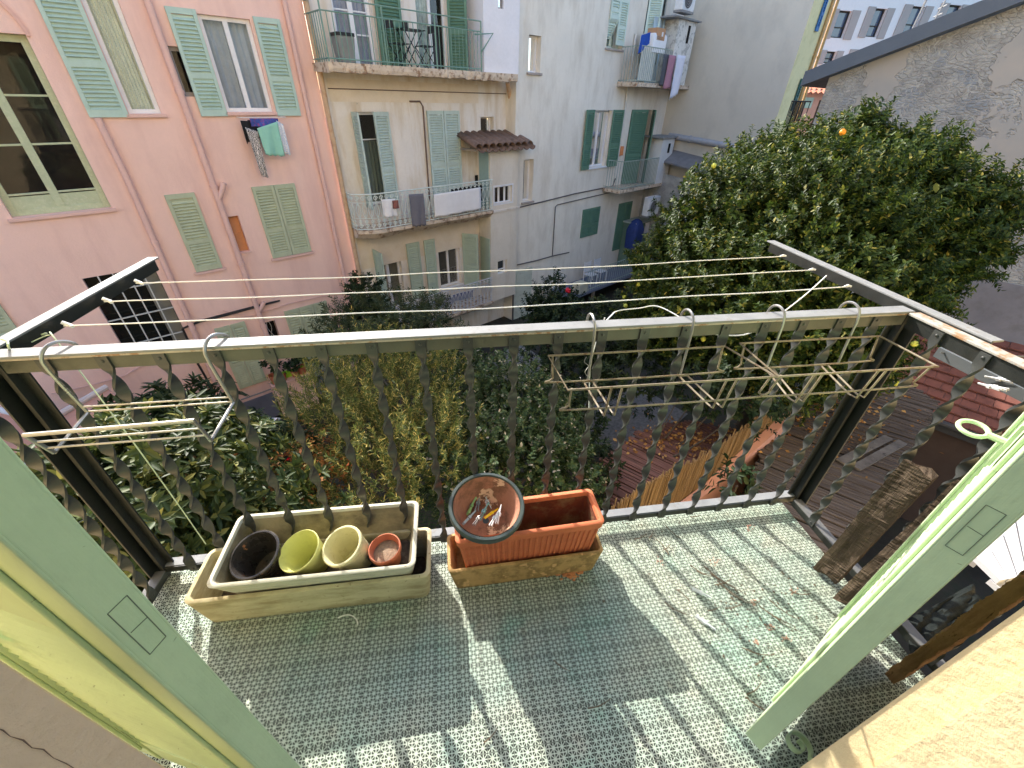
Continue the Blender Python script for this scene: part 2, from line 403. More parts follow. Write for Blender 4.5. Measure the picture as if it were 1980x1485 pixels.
tag(MB().tube(smooth_path([(.60, .37, 1.0), aty(1143, 700, .372), aty(1138, 800, .375), aty(1130, 880, .375), aty(1117, 948, .372)]), .0016, 5).build('string', CORD, smooth=True), 'thin white string hanging straight down behind the terracotta planters', 'string')
tag(MB().tube(smooth_path([aty(2, 655, .31), aty(14, 660, .30), aty(17, 672, .30), aty(24, 676, .44), aty(60, 655, .46), aty(90, 644, .46)]), .0026, 6).build('string', GC, smooth=True), 'short pale string knotted round the left end of the top rail', 'string')
# ------------------------------------------------------------------ planters and pots
def box_planter(hx0, hy0, hx1, hy1, h, t, r, rimh=0.02, rimo=.0, floor=.02):
    """tapered trough, base half sizes 0 -> rim half sizes 1"""
    mb = MB(); k = 1-rimh/h
    fx, fy = hx0+(hx1-hx0)*k, hy0+(hy1-hy0)*k
    rings = [(hx0-.004, hy0-.004, 0, r*.8), (hx0, hy0, .004, r)]
    for i in range(1, 7): q = k*i/6; rings.append((hx0+(hx1-hx0)*q, hy0+(hy1-hy0)*q, h*q, r))
    if rimo: rings += [(fx+rimo, fy+rimo, h*k+.002, r+rimo)]
    rings += [(hx1+rimo, hy1+rimo, h-.003, r+rimo), (hx1+rimo-.003, hy1+rimo-.003, h, r+rimo), (hx1-t+.002, hy1-t+.002, h, max(.004, r-t*.5)), (hx1-t, hy1-t, h-.004, max(.004, r-t*.5))]
    for i in range(5, -1, -1): q = i/6; rings.append((hx0+(hx1-hx0)*q-t, hy0+(hy1-hy0)*q-t, max(floor, h*q), max(.004, r-t*.5)))
    mb.rloft(rings); return mb
FIBRE = mat('weathered_fibre_cement', c(198, 194, 176), .88, .10, 7, c(140, 128, 98), .6, 7, (.8, 1, 3.2), .46, .75, bump=.0012, bscale=90, chip=c(150, 140, 112), chip_lo=.66, chip_scale=60)
SOIL = mat('dry_soil', (.09, .065, .045), .95, .4, 30, (.20, .16, .12), .5, 50, bump=.006, bscale=70)
P1X, P1Y = -.413, .185
FIBRE2 = mat('ochre_stained_fibre_cement', c(190, 180, 146), .9, .14, 6, c(126, 108, 70), .75, 6, (.8, 1, 3.0), .44, .68, bump=.0014, bscale=80, chip=c(146, 132, 98), chip_lo=.64, chip_scale=50)
pl = tag(box_planter(.388, .088, .405, .105, .165, .016, .026).build('window_box', FIBRE2, loc=(P1X, P1Y, .001), smooth=True), 'long pale fibre cement trough standing on the tiles under another trough', 'planter')
up = tag(box_planter(.300, .080, .326, .142, .160, .015, .026).build('window_box', FIBRE, loc=(-.378, .203, .108), rot=(0, math.radians(1.2), math.radians(.3)), smooth=True), 'pale fibre cement trough holding four small pots, stacked in a longer trough', 'planter')
li = MB(); li.rloft([(.282, .062, .021, .02), (.3085, .1235, .150, .02)]); li.f = li.f[:-1]
li.build('soil_stain', mat('dirty_trough_lining', c(150, 138, 108), .92, .2, 6, (.05, .04, .026), .95, 4.5, (.8, 1, 1.6), .40, .62, bump=.002, bscale=60), up, smooth=True)
so = MB(); so.rloft([(.284, .063, .001, .02), (.284, .063, .008, .02), (.275, .055, .010, .02)]); so.build('soil', SOIL, up, loc=(0, 0, .021))
so = MB(); so.rloft([(.37, .07, .001, .02), (.37, .07, .006, .02)]); so.build('soil', SOIL, pl, loc=(0, 0, .021))
def pot(r0, r1, h, t, rim=.0, rimh=.02):
    k = h-rimh; f = lambda z: r0+(r1-rim-r0)*z/h
    pr = [(r0-.004, 0), (r0, .003), (f(k*.5), k*.5), (f(k), k)]
    if rim: pr += [(r1, k+.002)]
    pr += [(r1, h-.003), (r1-.003, h), (r1-t+.001, h), (r1-t, h-.003), (f(h*.5)-t, h*.5), (r0-t, .012)]
    return MB().lathe(pr, 36)
ux, uy, uz = -.378, .203, .108
def inpot(px, py, zr): return atz(px, py, zr)
def place_pot(name, label, mb, m, ctr_px, zr, h, tilt, smooth=True):
    """ctr_px: centre of the rim; the pot leans by tilt (x, y) radians"""
    P = Vector(atz(*ctr_px, zr)); R = Matrix.Rotation(tilt[0], 3, 'X') @ Matrix.Rotation(tilt[1], 3, 'Y')
    loc = P-R @ Vector((0, 0, h))
    o = mb.build(name, m, loc=loc, rot=R.to_euler(), smooth=smooth); return tag(o, label, 'flower pot')
p = place_pot('flower_pot', 'dark brown glazed pot with a chipped orange rim lying back in the upper pale trough',
    pot(.062, .084, .135, .009, .004, .014), mat('dark_glazed_clay', (.040, .034, .030), .3, .3, 12, spec=.6, chip=c(190, 125, 80), chip_lo=.655, chip_scale=38), (491, 1071), .262, .135, (math.radians(14), math.radians(-8)))
p = place_pot('flower_pot', 'yellow green plastic pot between the dark pot and the cream pot',
    pot(.042, .074, .135, .003, .0, .01), mat('yellow_green_plastic', c(205, 205, 128), .45, .08, 9, c(140, 130, 80), .4, 12), (577, 1064), .262, .135, (math.radians(12), math.radians(-16)))
MB().lathe([(.030, 0), (.034, .004), (.033, .008), (.01, .011)], 24).build('soil', SOIL, p, loc=(0, 0, .014))
p = place_pot('flower_pot', 'cream glazed pot with a thick lip, third from the left in the upper trough',
    pot(.056, .072, .14, .009, .003, .018), mat('cream_glaze', c(214, 206, 160), .32, .1, 8, c(150, 130, 95), .5, 8, spec=.55), (660, 1054), .272, .14, (math.radians(12), math.radians(-14)))
p = place_pot('flower_pot', 'small black plastic pot around the little terracotta pot', pot(.044, .058, .080, .003, .0, .01), mat('black_plastic', (.02, .02, .022), .4, .2, 9), (741, 1062), .212, .080, (math.radians(6), math.radians(-4)))
p = place_pot('flower_pot', 'little terracotta pot filled with grey dry soil, rightmost in the upper trough', pot(.040, .057, .095, .005, .004, .02), mat('terracotta_small', c(190, 112, 84), .7, .15, 12, c(150, 120, 100), .5, 20), (743, 1059), .236, .095, (math.radians(6), math.radians(-4)))
MB().lathe([(.038, 0), (.049, .008), (.036, .012), (.01, .015)], 24).build('soil', mat('grey_dry_soil', c(150, 128, 108), .95, .25, 60, (.12, .09, .07), .6, 40, bump=.004, bscale=110), p, loc=(0, 0, .055))

TERRA = mat('orange_terracotta', c(205, 115, 78), .75, .12, 9, c(160, 84, 56), .45, 7, (1, 1, 3), .5, .7, bump=.0008, bscale=120)
TERRA_IN = mat('soil_stained_terracotta', c(104, 54, 34), .9, .3, 14, c(120, 98, 68), .9, 12, None, .47, .64, bump=.003, bscale=60)
MOSS = mat('mossy_old_terracotta', c(186, 150, 100), .9, .2, 11, c(128, 104, 66), .75, 16, None, .46, .58, bump=.004, bscale=38, chip=c(206, 164, 116), chip_lo=.6, chip_scale=17)
lo = tag(box_planter(.276, .074, .298, .082, .132, .013, .02).build('window_box', MOSS, loc=(.348, .194, .001), rot=(0, 0, .02), smooth=True), 'old ochre terracotta trough with flaking moss, under the orange trough', 'planter')
UTX, UTY, UTZ = .358, .198, .098
ub = box_planter(.244, .056, .264, .076, .205, .012, .012, .036, .006)
ut = tag(ub.build('window_box', TERRA, loc=(UTX, UTY, UTZ), rot=(0, math.radians(-.6), .035), smooth=True), 'orange terracotta trough with ribbed sides stacked on the ochre trough', 'planter')
rb = MB()
for i in range(25):
    x = -.234+.0195*i+.0025*math.sin(i*5.1)
    rb.beam((x, -.0590, .02), (x*1.055, -.0730, .166), .0090, .005, (0, -1, 0))
rb.build('ribs', TERRA, ut, bevel=.0015)
inn = MB(); inn.rloft([(.232, .044, .018, .01), (.2495, .0615, .188, .01)]); inn.f = inn.f[:-1]
inn.v = [(x*.998, y*.996, z) for x, y, z in inn.v]; inn.build('soil_stain', TERRA_IN, ut, smooth=True)
MB().rloft([(.23, .042, .03, .01), (.22, .03, .034, .01)]).build('soil', SOIL, ut)
# bowl with pegs
BWZ = .415
bc = Vector(atz(938, 966, BWZ))
bo = empty('bowl_pot', (bc.x, bc.y, BWZ-.125), 0, 'round dark green rimmed bowl holding clothes pegs, on the orange trough', 'bowl')
bo.scale = (1.16, 1.16, 1.0)
prof = [(.066, 0), (.070, .004), (.098, .075), (.104, .098), (.112, .1), (.113, .121), (.110, .125), (.103, .125), (.100, .121), (.095, .098), (.088, .070), (.064, .012)]
MB().lathe(prof, 48).build('bowl_body', mat('dark_green_plastic_bowl', (.045, .06, .055), .35, .2, 9, c(150, 150, 140), .25, 14, None, .6, .8, spec=.5), bo, smooth=True)
MB().lathe([(.0985, .1215), (.0935, .098), (.0865, .070), (.0625, .013), (.01, .0125)], 48, caps=False).build('bowl_lining', mat('soiled_terracotta_lining', c(172, 122, 100), .85, .15, 9, c(84, 66, 48), .6, 17, None, .46, .6, bump=.002, bscale=70, chip=c(225, 190, 160), chip_lo=.6, chip_scale=14), bo, smooth=True)
bo.rotation_euler = (math.radians(9), math.radians(2), 0)
def peg(m, name='clothes_peg', L=.072, open_=.10):
    """two plastic legs and a wire spring"""
    mb = MB()
    for s_ in (-1, 1):
        q = MB(); q.box(-L/2, -.0045, 0, L/2, .0045, .0042)
        q.v = [(x, y*(1-.35*max(0, x/L*2)), z*(.6+.8*(1-abs(x/L*2)))) for x, y, z in q.v]
        q.box(-.008, -.005, .001, .004, .005, .0062)
        q.xf(Matrix.Rotation(s_*open_, 4, 'Y') @ Matrix.Translation((0, 0, .0008)) if s_ > 0 else Matrix.Rotation(-open_, 4, 'Y') @ Matrix.Scale(-1, 4, (0, 0, 1)) @ Matrix.Translation((0, 0, .0008)))
        mb.join(q)
    o = mb.build(name, m, bevel=.0008)
    sp = MB(); sp.tube([(.0+.0045*math.cos(a), -.0062+.0124*a/(6*PI), .0045*math.sin(a)) for a in np.linspace(0, 6*PI, 40)], .0009, 5)
    sp.build('peg_spring', mat('spring_steel', (.45, .45, .44), .3, metal=1), o, smooth=True); return o
WHITEP = mat('white_peg_plastic', c(214, 216, 218), .4, .06, 20); GREYP = mat('grey_peg_plastic', c(150, 156, 158), .4, .06, 20)
GREENP = mat('green_peg_plastic', c(150, 186, 120), .4, .06, 20); YELP = mat('yellow_peg_plastic', c(238, 190, 40), .4, .06, 20); BLUEP = mat('teal_peg_plastic', c(120, 165, 165), .4, .06, 20)
pegs = [((912, 978), GREENP, 62, .30, 'light green clothes peg lying leftmost in the bowl'), ((925, 972), GREYP, 75, .12, 'pale grey clothes peg standing beside the green one in the bowl'),
        ((942, 970), WHITEP, 95, .20, 'white clothes peg gaping open in the middle of the bowl'), ((951, 992), YELP, 42, .06, 'yellow clothes peg lying across the bowl'),
        ((936, 988), BLUEP, 55, .10, 'teal clothes peg under the white ones in the bowl'), ((957, 1001), WHITEP, 58, .08, 'white clothes peg at the front right of the bowl'),
        ((908, 1000), GREYP, 50, .10, 'grey clothes peg at the front left of the bowl'), ((925, 1003), mat('brown_grey_peg', c(128, 120, 118), .45), 60, .06, 'brownish grey clothes peg at the front edge of the bowl'),
        ((965, 994), WHITEP, 70, .06, 'white clothes peg nearest the right side of the bowl')]
for i, ((px, py), m, an, op, lb) in enumerate(pegs):
    o = peg(m, open_=op); P = atz(px, py, BWZ-.085+.004*i)
    o.location = P; o.rotation_euler = (math.radians(78 if i % 3 else 30), math.radians(-14+9*(i % 4)), math.radians(an)); tag(o, lb, 'clothes peg', 'pegs kept in the bowl')
# pegs and litter on the tiles
o = peg(WHITEP, open_=.09); o.location = atz(1357, 1147, .012); o.rotation_euler = (1.2, 0, math.radians(-38)); tag(o, 'white clothes peg lying on the sunlit tiles', 'clothes peg')
o = peg(WHITEP, open_=.05); o.location = atz(1364, 1204, .009); o.rotation_euler = (1.4, 0, math.radians(-50)); tag(o, 'grimy white clothes peg half shaded by a bar shadow on the tiles', 'clothes peg')
st = MB().tube(smooth_path([atz(x, y, .006) for x, y in ((653, 1195), (665, 1190), (676, 1189), (686, 1194), (691, 1202), (692, 1208))]), .0015, 5)
tag(st.build('string', CORD, smooth=True), 'short curved bit of white string on the shaded tiles', 'string')
TW = mat('dry_twig', (.13, .09, .055), .9, .3, 30)
db = MB(); rr = random.Random(5)
def twig(px, py, L, an, r=.0022, bend=.3):
    P = Vector(atz(px, py, .005)); pts = []
    for i in range(6):
        t = i/5-.5; pts.append(P+Vector((math.cos(an)*t*L-math.sin(an)*bend*L*t*t, math.sin(an)*t*L+math.cos(an)*bend*L*t*t, .002+.004*rr.random())))
    db.tube(pts, [r*(1-.5*i/5) for i in range(6)], 5)
for px, py, L, an in ((1280, 1055, .09, 1.9), (1290, 1060, .05, .5), (1299, 1030, .08, -1.1), (1350, 1105, .07, -.8), (1362, 1112, .06, -.5), (1390, 1120, .13, -.9), (1402, 1130, .12, -.8), (1420, 1150, .14, -.85), (1400, 1128, .08, .2), (1435, 1162, .10, -.7),
                      (1305, 1180, .08, -.7), (1420, 1175, .07, .1), (1465, 1265, .10, -.35), (1470, 1280, .05, .4), (1460, 1335, .07, .35), (1550, 1150, .07, -.2), (1530, 1140, .04, 1.2), (1500, 1195, .12, -.8), (1520, 1210, .10, -.8), (1510, 1180, .09, -.95), (1260, 1035, .05, .8), (1345, 1000, .05, .1), (1320, 1150, .06, 2.2), (1240, 1040, .07, .3),
                      (1085, 1290, .06, -.7), (1160, 1365, .08, .2), (950, 1425, .05, .6), (1470, 1370, .09, -.7), (1380, 1180, .05, .15)): twig(px, py, L, an)
for k in range(200):
    px, py = rr.choice(((1410, 1140), (1440, 1165), (1520, 1190), (1540, 1145), (1245, 1020), (1400, 1010), (1120, 1120), (1400, 1200), (1480, 1260)))
    P = Vector(atz(px+rr.gauss(0, 38), py+rr.gauss(0, 20), .003)); s_ = rr.uniform(.002, .006); a = rr.uniform(0, 6)
    db.add([P+Vector((s_*math.cos(a+q*2.1), s_*math.sin(a+q*2.1), rr.uniform(0, .004))) for q in range(3)]+[P+Vector((0, 0, .005))], [(0, 1, 3), (1, 2, 3), (2, 0, 3), (2, 1, 0)])
tag(db.build('plant_litter', TW), 'dry twigs and crumbs of leaves scattered over the tiles', 'litter', kind='stuff')
ch = MB()
for k in range(46):
    P = Vector(atz(1101+rr.gauss(0, 13), 1111+rr.gauss(0, 8), .004+.02*rr.random()*(k < 12))); s_ = rr.uniform(.004, .014); a = rr.uniform(0, 6)
    ch.add([P+Vector((s_*math.cos(a+q*1.6), s_*math.sin(a+q*1.6)*.7, rr.uniform(0, .008))) for q in range(4)]+[P+Vector((0, 0, .009))], [(0, 1, 4), (1, 2, 4), (2, 3, 4), (3, 0, 4), (3, 2, 1, 0)])
tag(ch.build('terracotta_crumbs', mat('broken_terracotta', c(206, 140, 96), .9, .3, 60, c(110, 70, 44), .6, 60)), 'heap of flaked orange terracotta at the foot of the ochre trough', 'debris', kind='stuff')
of = MB()
for px, py in ((1535, 1145), (1459, 1163), (1492, 1212), (1522, 1235), (1462, 1241), (1274, 1085), (1450, 1020), (1380, 1085)):
    for k in range(14):
        P = Vector(atz(px+rr.gauss(0, 5), py+rr.gauss(0, 3.5), .003)); s_ = rr.uniform(.002, .004); a = rr.uniform(0, 6)
        of.add([P+Vector((s_*math.cos(a+q*2.1), s_*math.sin(a+q*2.1), 0)) for q in range(3)]+[P+Vector((0, 0, .003))], [(0, 1, 3), (1, 2, 3), (2, 0, 3), (2, 1, 0)])
tag(of.build('flower_petals', mat('orange_petals', c(196, 140, 118), .8, .3, 60)), 'small orange crumbs of petals scattered on the sunlit tiles', 'litter', kind='stuff')

# ------------------------------------------------------------------ wire racks hooked over the rail
STEEL = mat('chromed_wire', (.36, .355, .34), .35, .08, 9, metal=.7)
CREAMW = mat('rusty_cream_wire', c(134, 122, 102), .5, .15, 30, c(92, 62, 38), .7, 55, None, .52, .62)
def hook(mb, x, r=.0055, zb=.80, yb=None, y0=None):
    """over the top rail: from behind the plate, over, then down inside to (yb, zb)"""
    y = ry(x)
    yb = yb if yb is not None else y-.045
    pts = [(x, y+.034, .965), (x, y+.036, 1.0), (x, y+.022, 1.022), (x, y-.005, 1.030), (x, y-.032, 1.018), (x, y-.043, .985), (x, y-.045, .95), (x, yb, zb)]
    mb.tube(smooth_path(pts, 4), r, 7)
# rack 1: folding drying rack on the left
t = empty('drying_rack', (-.7, .28, .7), 0, 'small steel drying rack hooked on the left of the top rail', 'drying rack')
mb = MB(); A1 = Vector(aty(172, 800, ry(-.9)-.05)); A2 = Vector(aty(450, 776, ry(-.5)-.05))
zc = (A1.z+A2.z)/2; A1.z = A2.z = zc
hx1 = float(aty(95, 668, ry(-.9))[0]); hx2 = float(aty(405, 655, ry(-.5))[0])
for hx, A in ((hx1, A1), (hx2, A2)):
    y = ry(hx); pts = [(hx+.030, y+.034, .975), (hx+.028, y+.034, 1.0), (hx+.016, y+.014, 1.018), (hx+.006, y-.014, 1.019), (hx, y-.036, 1.0), (hx, y-.042, .965), A]
    mb.tube(smooth_path(pts, 4), .0046, 7)
E1 = Vector(atz(105, 875, zc)); E2 = Vector(atz(408, 852, zc))
mb.tube([A1, E1], .0046, 7); mb.tube([A2, E2], .0046, 7)
U1 = Vector(aty(45, 840, E1.y-.03)); U2 = Vector(aty(376, 815, E2.y-.02)); zu = (U1.z+U2.z)/2; U1.z = U2.z = zu
mb.tube([E1, U1, U2, E2], .0052, 7)
for q in (.38, .72): mb.tube([U1.lerp(E1, q), U2.lerp(E2, q)], .0026, 6)
for q in (.02, .13): mb.tube([A1.lerp(Vector((hx1, A1.y, .98)), q), A2.lerp(Vector((hx2, A2.y, .98)), q)], .0026, 6)
mb.v = [tuple(Vector(p)-Vector((-.7, .28, .7))) for p in mb.v]
mb.build('rack_frame', STEEL, t, smooth=True)
# racks 2 and 3: planter holders on the right
def holder(bl, br, fr, fl_, hooks, lab, drop=.085, straps=(.2, .75)):
    y = ry(1.0)-.05; BL = Vector(aty(*bl, y)); BR = Vector(aty(*br, y)); z = (BL.z+BR.z)/2
    BL.z = BR.z = z; FR = Vector(atz(*fr, z)); FL = Vector(atz(*fl_, z)); yf = (FR.y+FL.y)/2; FR.y = FL.y = yf
    t = empty('planter_holder', ((BL.x+BR.x)/2, y, z), 0, lab, 'planter holder', 'wire planter holders hooked over the top rail')
    o = Vector(t.location)
    f = MB(); f.tube([BL, BR, FR, FL], .0034, 7, closed=True)
    f.v = [tuple(Vector(p)-o) for p in f.v]; f.build('rim_frame', CREAMW, t, smooth=True)
    g = MB(); dz = Vector((0, 0, -drop)); ins = Vector((.03, 0, 0))
    for a, b in ((BL, BR), (FL, FR)):
        sy = Vector((0, -.02, 0)) if a is BL else Vector((0, .02, 0))
        g.tube(smooth_path([a+ins*.4+sy*.3, a+ins*.5+sy+dz*.8, a+ins+sy+dz, b-ins+sy+dz, b-ins*.5+sy+dz*.8, b-ins*.4+sy*.3], 4), .0031, 7)
    for q in straps:
        for w_ in (0, .26):
            pb = BL.lerp(BR, q+w_*.0); pf = FL.lerp(FR, q)
        for off in (0, .05):
            pb = BL.lerp(BR, q+off); pf = FL.lerp(FR, q+off)
            g.tube([pb+dz*1.05+Vector((0, -.02, 0)), pf+dz*1.35+Vector((0, .04, 0)), pf+dz*1.30+Vector((0, .015, 0)), pf], .0031, 7)
        g.tube([BL.lerp(BR, q)+dz*1.05+Vector((0, -.02, 0)), BL.lerp(BR, q+.05)+dz*1.05+Vector((0, -.02, 0))], .0031, 7)
    g.v = [tuple(Vector(p)-o) for p in g.v]; g.build('cradle', CREAMW, t, smooth=True)
    for hp in hooks:
        h = MB(); x = float(aty(*hp, ry(.9))[0]); hook(h, x, .0040, z-.1, y)
        h.v = [tuple(Vector(p)-o) for p in h.v]; h.build('hook', STEEL, t, smooth=True)
holder((1060, 690), (1403, 668), (1502, 729), (1098, 754), ((1142, 622), (1330, 610)), 'left of the two cream wire planter holders on the top rail')
holder((1430, 666), (1702, 648), (1812, 708), (1506, 729), ((1505, 600), (1650, 592)), 'right of the two cream wire planter holders, against the corner post', straps=(.22, .62))
w_ = MB().tube(smooth_path([aty(1134, 690, .27), aty(1130, 700, .27), aty(1138, 708, .27), aty(1131, 720, .265), aty(1140, 732, .27), aty(1138, 740, .265), aty(1125, 738, .27), aty(1122, 730, .27)]), .0012, 5)
tag(w_.build('wire_hook', STEEL, smooth=True), 'bent bit of thin wire dangling from the left planter holder', 'wire')
# outside the right rail: another drying rack with pegs
t = empty('drying_rack', (1.85, .1, .9), 0, 'steel drying rack hung outside the right hand rail with white pegs on it', 'drying rack')
mb = MB(); ZR = .80
q = [atx(1830, 688, 1.78), atx(1990, 688, 1.80), atx(1830, 683, 1.78)]
fr = [Vector(atz(x, y, ZR)) for x, y in ((1835, 688), (1985, 688), (1990, 735), (1895, 710))]
mb.tube([Vector(atz(1818, 682, ZR)), Vector(atz(1990, 690, ZR))], .003, 6)
mb.tube([Vector(atz(1822, 678, ZR)), Vector(atz(1990, 738, ZR))], .003, 6)
mb.tube([Vector(atz(1915, 711, ZR)), Vector(atz(1990, 708, ZR))], .003, 6)
mb.tube([Vector(atz(1930, 735, ZR)), Vector(atz(1990, 732, ZR))], .003, 6)
mb.beam(Vector(atz(1812, 680, ZR-.01)), Vector(atz(1995, 772, ZR-.01)), .012, .04)
mb.v = [tuple(Vector(p)-Vector((1.85, .1, .9))) for p in mb.v]; mb.build('rack_frame', mat('grey_rack_bar', (.10, .11, .115), .45, .1, 20), t, smooth=True)
for k, (px, py, an) in enumerate(((1925, 704, 70), (1934, 706, 60), (1941, 707, 50), (1931, 733, 100), (1913, 747, 80), (1921, 748, 95), (1976, 723, 20))):
    o = peg(WHITEP, open_=.08); o.location = atz(px, py, ZR+.005); o.rotation_euler = (1.3, .3, math.radians(an))
    tag(o, 'white clothes peg clipped on the rack outside the right rail', 'clothes peg', 'white pegs on the outer rack')

# ------------------------------------------------------------------ weathered boards
WOOD = woodmat('rotten_grey_brown_wood', (.125, .09, .062), (.035, .025, .017), .9, (3, 30, 30), .012)
WOODR = woodmat('rusty_brown_wood', (.52, .30, .16), (.20, .115, .06), .9, (4, 30, 30), .006)
def board(p, q, w, t, nrm, m, label, seed):
    p = Vector(p); q = Vector(q); L = (q-p).length; X = (q-p).normalized(); Zv = Vector(nrm); Zv = (Zv-X*Zv.dot(X)).normalized(); Y = Zv.cross(X)
    n = 110; r = random.Random(seed); v = []; f = []; jit = [0]*9; kk = [r.uniform(0, 6) for _ in range(9)]
    ring = [(-1, -1), (-.4, -1), (.4, -1), (1, -1), (1, 1), (.5, 1), (0, 1), (-.5, 1), (-1, 1)]; k = len(ring)
    for i in range(n+1):
        x = L*i/n
        for j, (a, b) in enumerate(ring):
            e = .0028*math.sin(x*13+kk[j]*3)+.0016*math.sin(x*61+kk[j])+r.gauss(0, .0009); ee = r.uniform(-.018, .018) if i in (0, n) else 0
            v.append((x+ee, a*w/2*(1+.03*math.sin(x*9+kk[j])+r.gauss(0, .008)), b*t/2+e))
    for i in range(n): f += [(i*k+j, i*k+(j+1) % k, i*k+k+(j+1) % k, i*k+k+j) for j in range(k)]
    f += [tuple(range(k))[::-1], tuple(n*k+j for j in range(k))]
    mb = MB().add(v, f); o = mb.build('wooden_board', m, bevel=.002)
    o.matrix_world = Matrix((( X.x, Y.x, Zv.x, p.x), (X.y, Y.y, Zv.y, p.y), (X.z, Y.z, Zv.z, p.z), (0, 0, 0, 1)))
    return tag(o, label, 'board', 'old boards kept on the balcony')
b0 = Vector(atz(1600, 1108, .03)); b1 = Vector(atx(1780, 905, 1.60))
board(b0, b1, .085, .035, (-.75, -.25, .6), WOOD, 'thick rotten board leaning on the right rail, its broken end up', 11)
b0 = Vector(atz(1640, 1170, .03)); b1 = Vector(atx(1880, 950, 1.60))
board(b0, b1, .085, .03, (-.75, -.25, .6), WOOD, 'rotten board leaning half hidden behind the right shutter', 12)
b0 = Vector(atz(1745, 1297, .04)); b1 = Vector(aty(2020, 1105, -.42))
board(b0, b1, .10, .03, (-.3, .75, .6), WOODR, 'rust brown board leaning against the cream wall at the lower right', 13)
bp = MB(); A = [Vector(atz(x, y, .03)) for x, y in ((1755, 1200), (1880, 1130), (1900, 1190), (1760, 1275))]
n = 12
for i in range(n+1):
    for j in range(n+1):
        u_, v_ = i/n, j/n; P = A[0].lerp(A[1], u_).lerp(A[3].lerp(A[2], u_), v_)
        bp.v.append(tuple(P+Vector((0, 0, .012*math.sin(9*u_+3*v_)*math.sin(7*v_)+.01*RNG.random()))))
bp.f = [(i*(n+1)+j, (i+1)*(n+1)+j, (i+1)*(n+1)+j+1, i*(n+1)+j+1) for i in range(n) for j in range(n)]
o = bp.build('plastic_sheet', mat('black_polythene', (.010, .013, .012), .65, .3, 9, spec=.12, bump=.004, bscale=30), smooth=True)
sm = o.modifiers.new('thickness', 'SOLIDIFY'); sm.thickness = .003
tag(o, 'crumpled black plastic sheet on the tiles between the right shutter and the brown board', 'plastic sheet')
# white ledge just beyond the right rail; slat gaps imitate shadow stripes
wp = [Vector(atz(*q, -.25)) for q in ((1886, 1075), (1935, 1122), (2090, 1090), (2090, 880), (1960, 930))]
lg = MB()
wa, wb, wc, wd_ = wp[0], wp[1], wp[2], wp[3]
for k in range(9):
    p0 = wa.lerp(wb, 0)+(wd_-wa)*(k/9.); p1 = wb+(wc-wb)*(k/9.); q0 = wa+(wd_-wa)*((k+.8)/9); q1 = wb+(wc-wb)*((k+.8)/9)
    lg.v += [tuple(p) for p in (p0, p1, q1, q0)]+[tuple(p-Vector((0, 0, .03))) for p in (p0, p1, q1, q0)]
    n_ = len(lg.v)-8; lg.f += [tuple(n_+t for t in q) for q in ((0, 1, 2, 3), (7, 6, 5, 4), (0, 4, 5, 1), (1, 5, 6, 2), (2, 6, 7, 3), (3, 7, 4, 0))]
lg.beam(wa.lerp(wd_, 0)+Vector((0, 0, -.05)), wd_+Vector((0, 0, -.05)), .05, .03); lg.beam(wb+Vector((0, 0, -.05)), wc+Vector((0, 0, -.05)), .05, .03)
tag(lg.build('metal_panel', mat('white_painted_metal', c(176, 178, 184), .6, .04, 6)), 'white panel lying just beyond the right hand rail, its gaps standing in for shadow stripes', 'panel')

# ------------------------------------------------------------------ the two house shutters, folded back
def paintmat(name, rgb, dark):
    """thick old paint on wood: brush marks, hairline cracks along the grain (z), a few chips and grime"""
    m, nt, b, N, L = _nodes(name); tc = N.new('ShaderNodeTexCoord').outputs['Object']
    col = _mix(N, L, _ramp(N, L, _noise(N, L, tc, 4, 5), .3, .7), tuple(v*.90 for v in rgb), tuple(min(.9, v*1.05) for v in rgb))
    col = _mix(N, L, _ramp(N, L, _noise(N, L, tc, 1, 7, .7, (14, 14, 5)), .52, .78, 0, .45), col, tuple(v*.66 for v in rgb))
    cr = _noise(N, L, tc, 1, 4, .55, (90, 90, 3.2)); gate = _ramp(N, L, _noise(N, L, tc, 7, 3), .52, .60)
    g = N.new('ShaderNodeMath'); g.operation = 'MULTIPLY'; L.new(_ramp(N, L, cr, .665, .685, 0, .8), g.inputs[0]); L.new(gate, g.inputs[1])
    col = _mix(N, L, g.outputs[0], col, dark)
    chip = _ramp(N, L, _noise(N, L, tc, 32, 5, .6), .705, .715, 0, .9); col = _mix(N, L, chip, col, tuple(v*.5 for v in rgb))
    L.new(col, b.inputs['Base Color']); b.inputs['Roughness'].default_value = .48; b.inputs['Specular IOR Level'].default_value = .35
    h = N.new('ShaderNodeMath'); h.operation = 'MULTIPLY_ADD'; L.new(_noise(N, L, tc, 1, 4, .6, (60, 60, 2.5)), h.inputs[0]); h.inputs[1].default_value = .6; L.new(_noise(N, L, tc, 28, 4), h.inputs[2])
    bp = N.new('ShaderNodeBump'); bp.inputs['Distance'].default_value = .0016; L.new(h.outputs[0], bp.inputs['Height']); L.new(bp.outputs[0], b.inputs['Normal']); return m
SHG = paintmat('mint_shutter_paint', c(180, 200, 158), (.10, .13, .07))
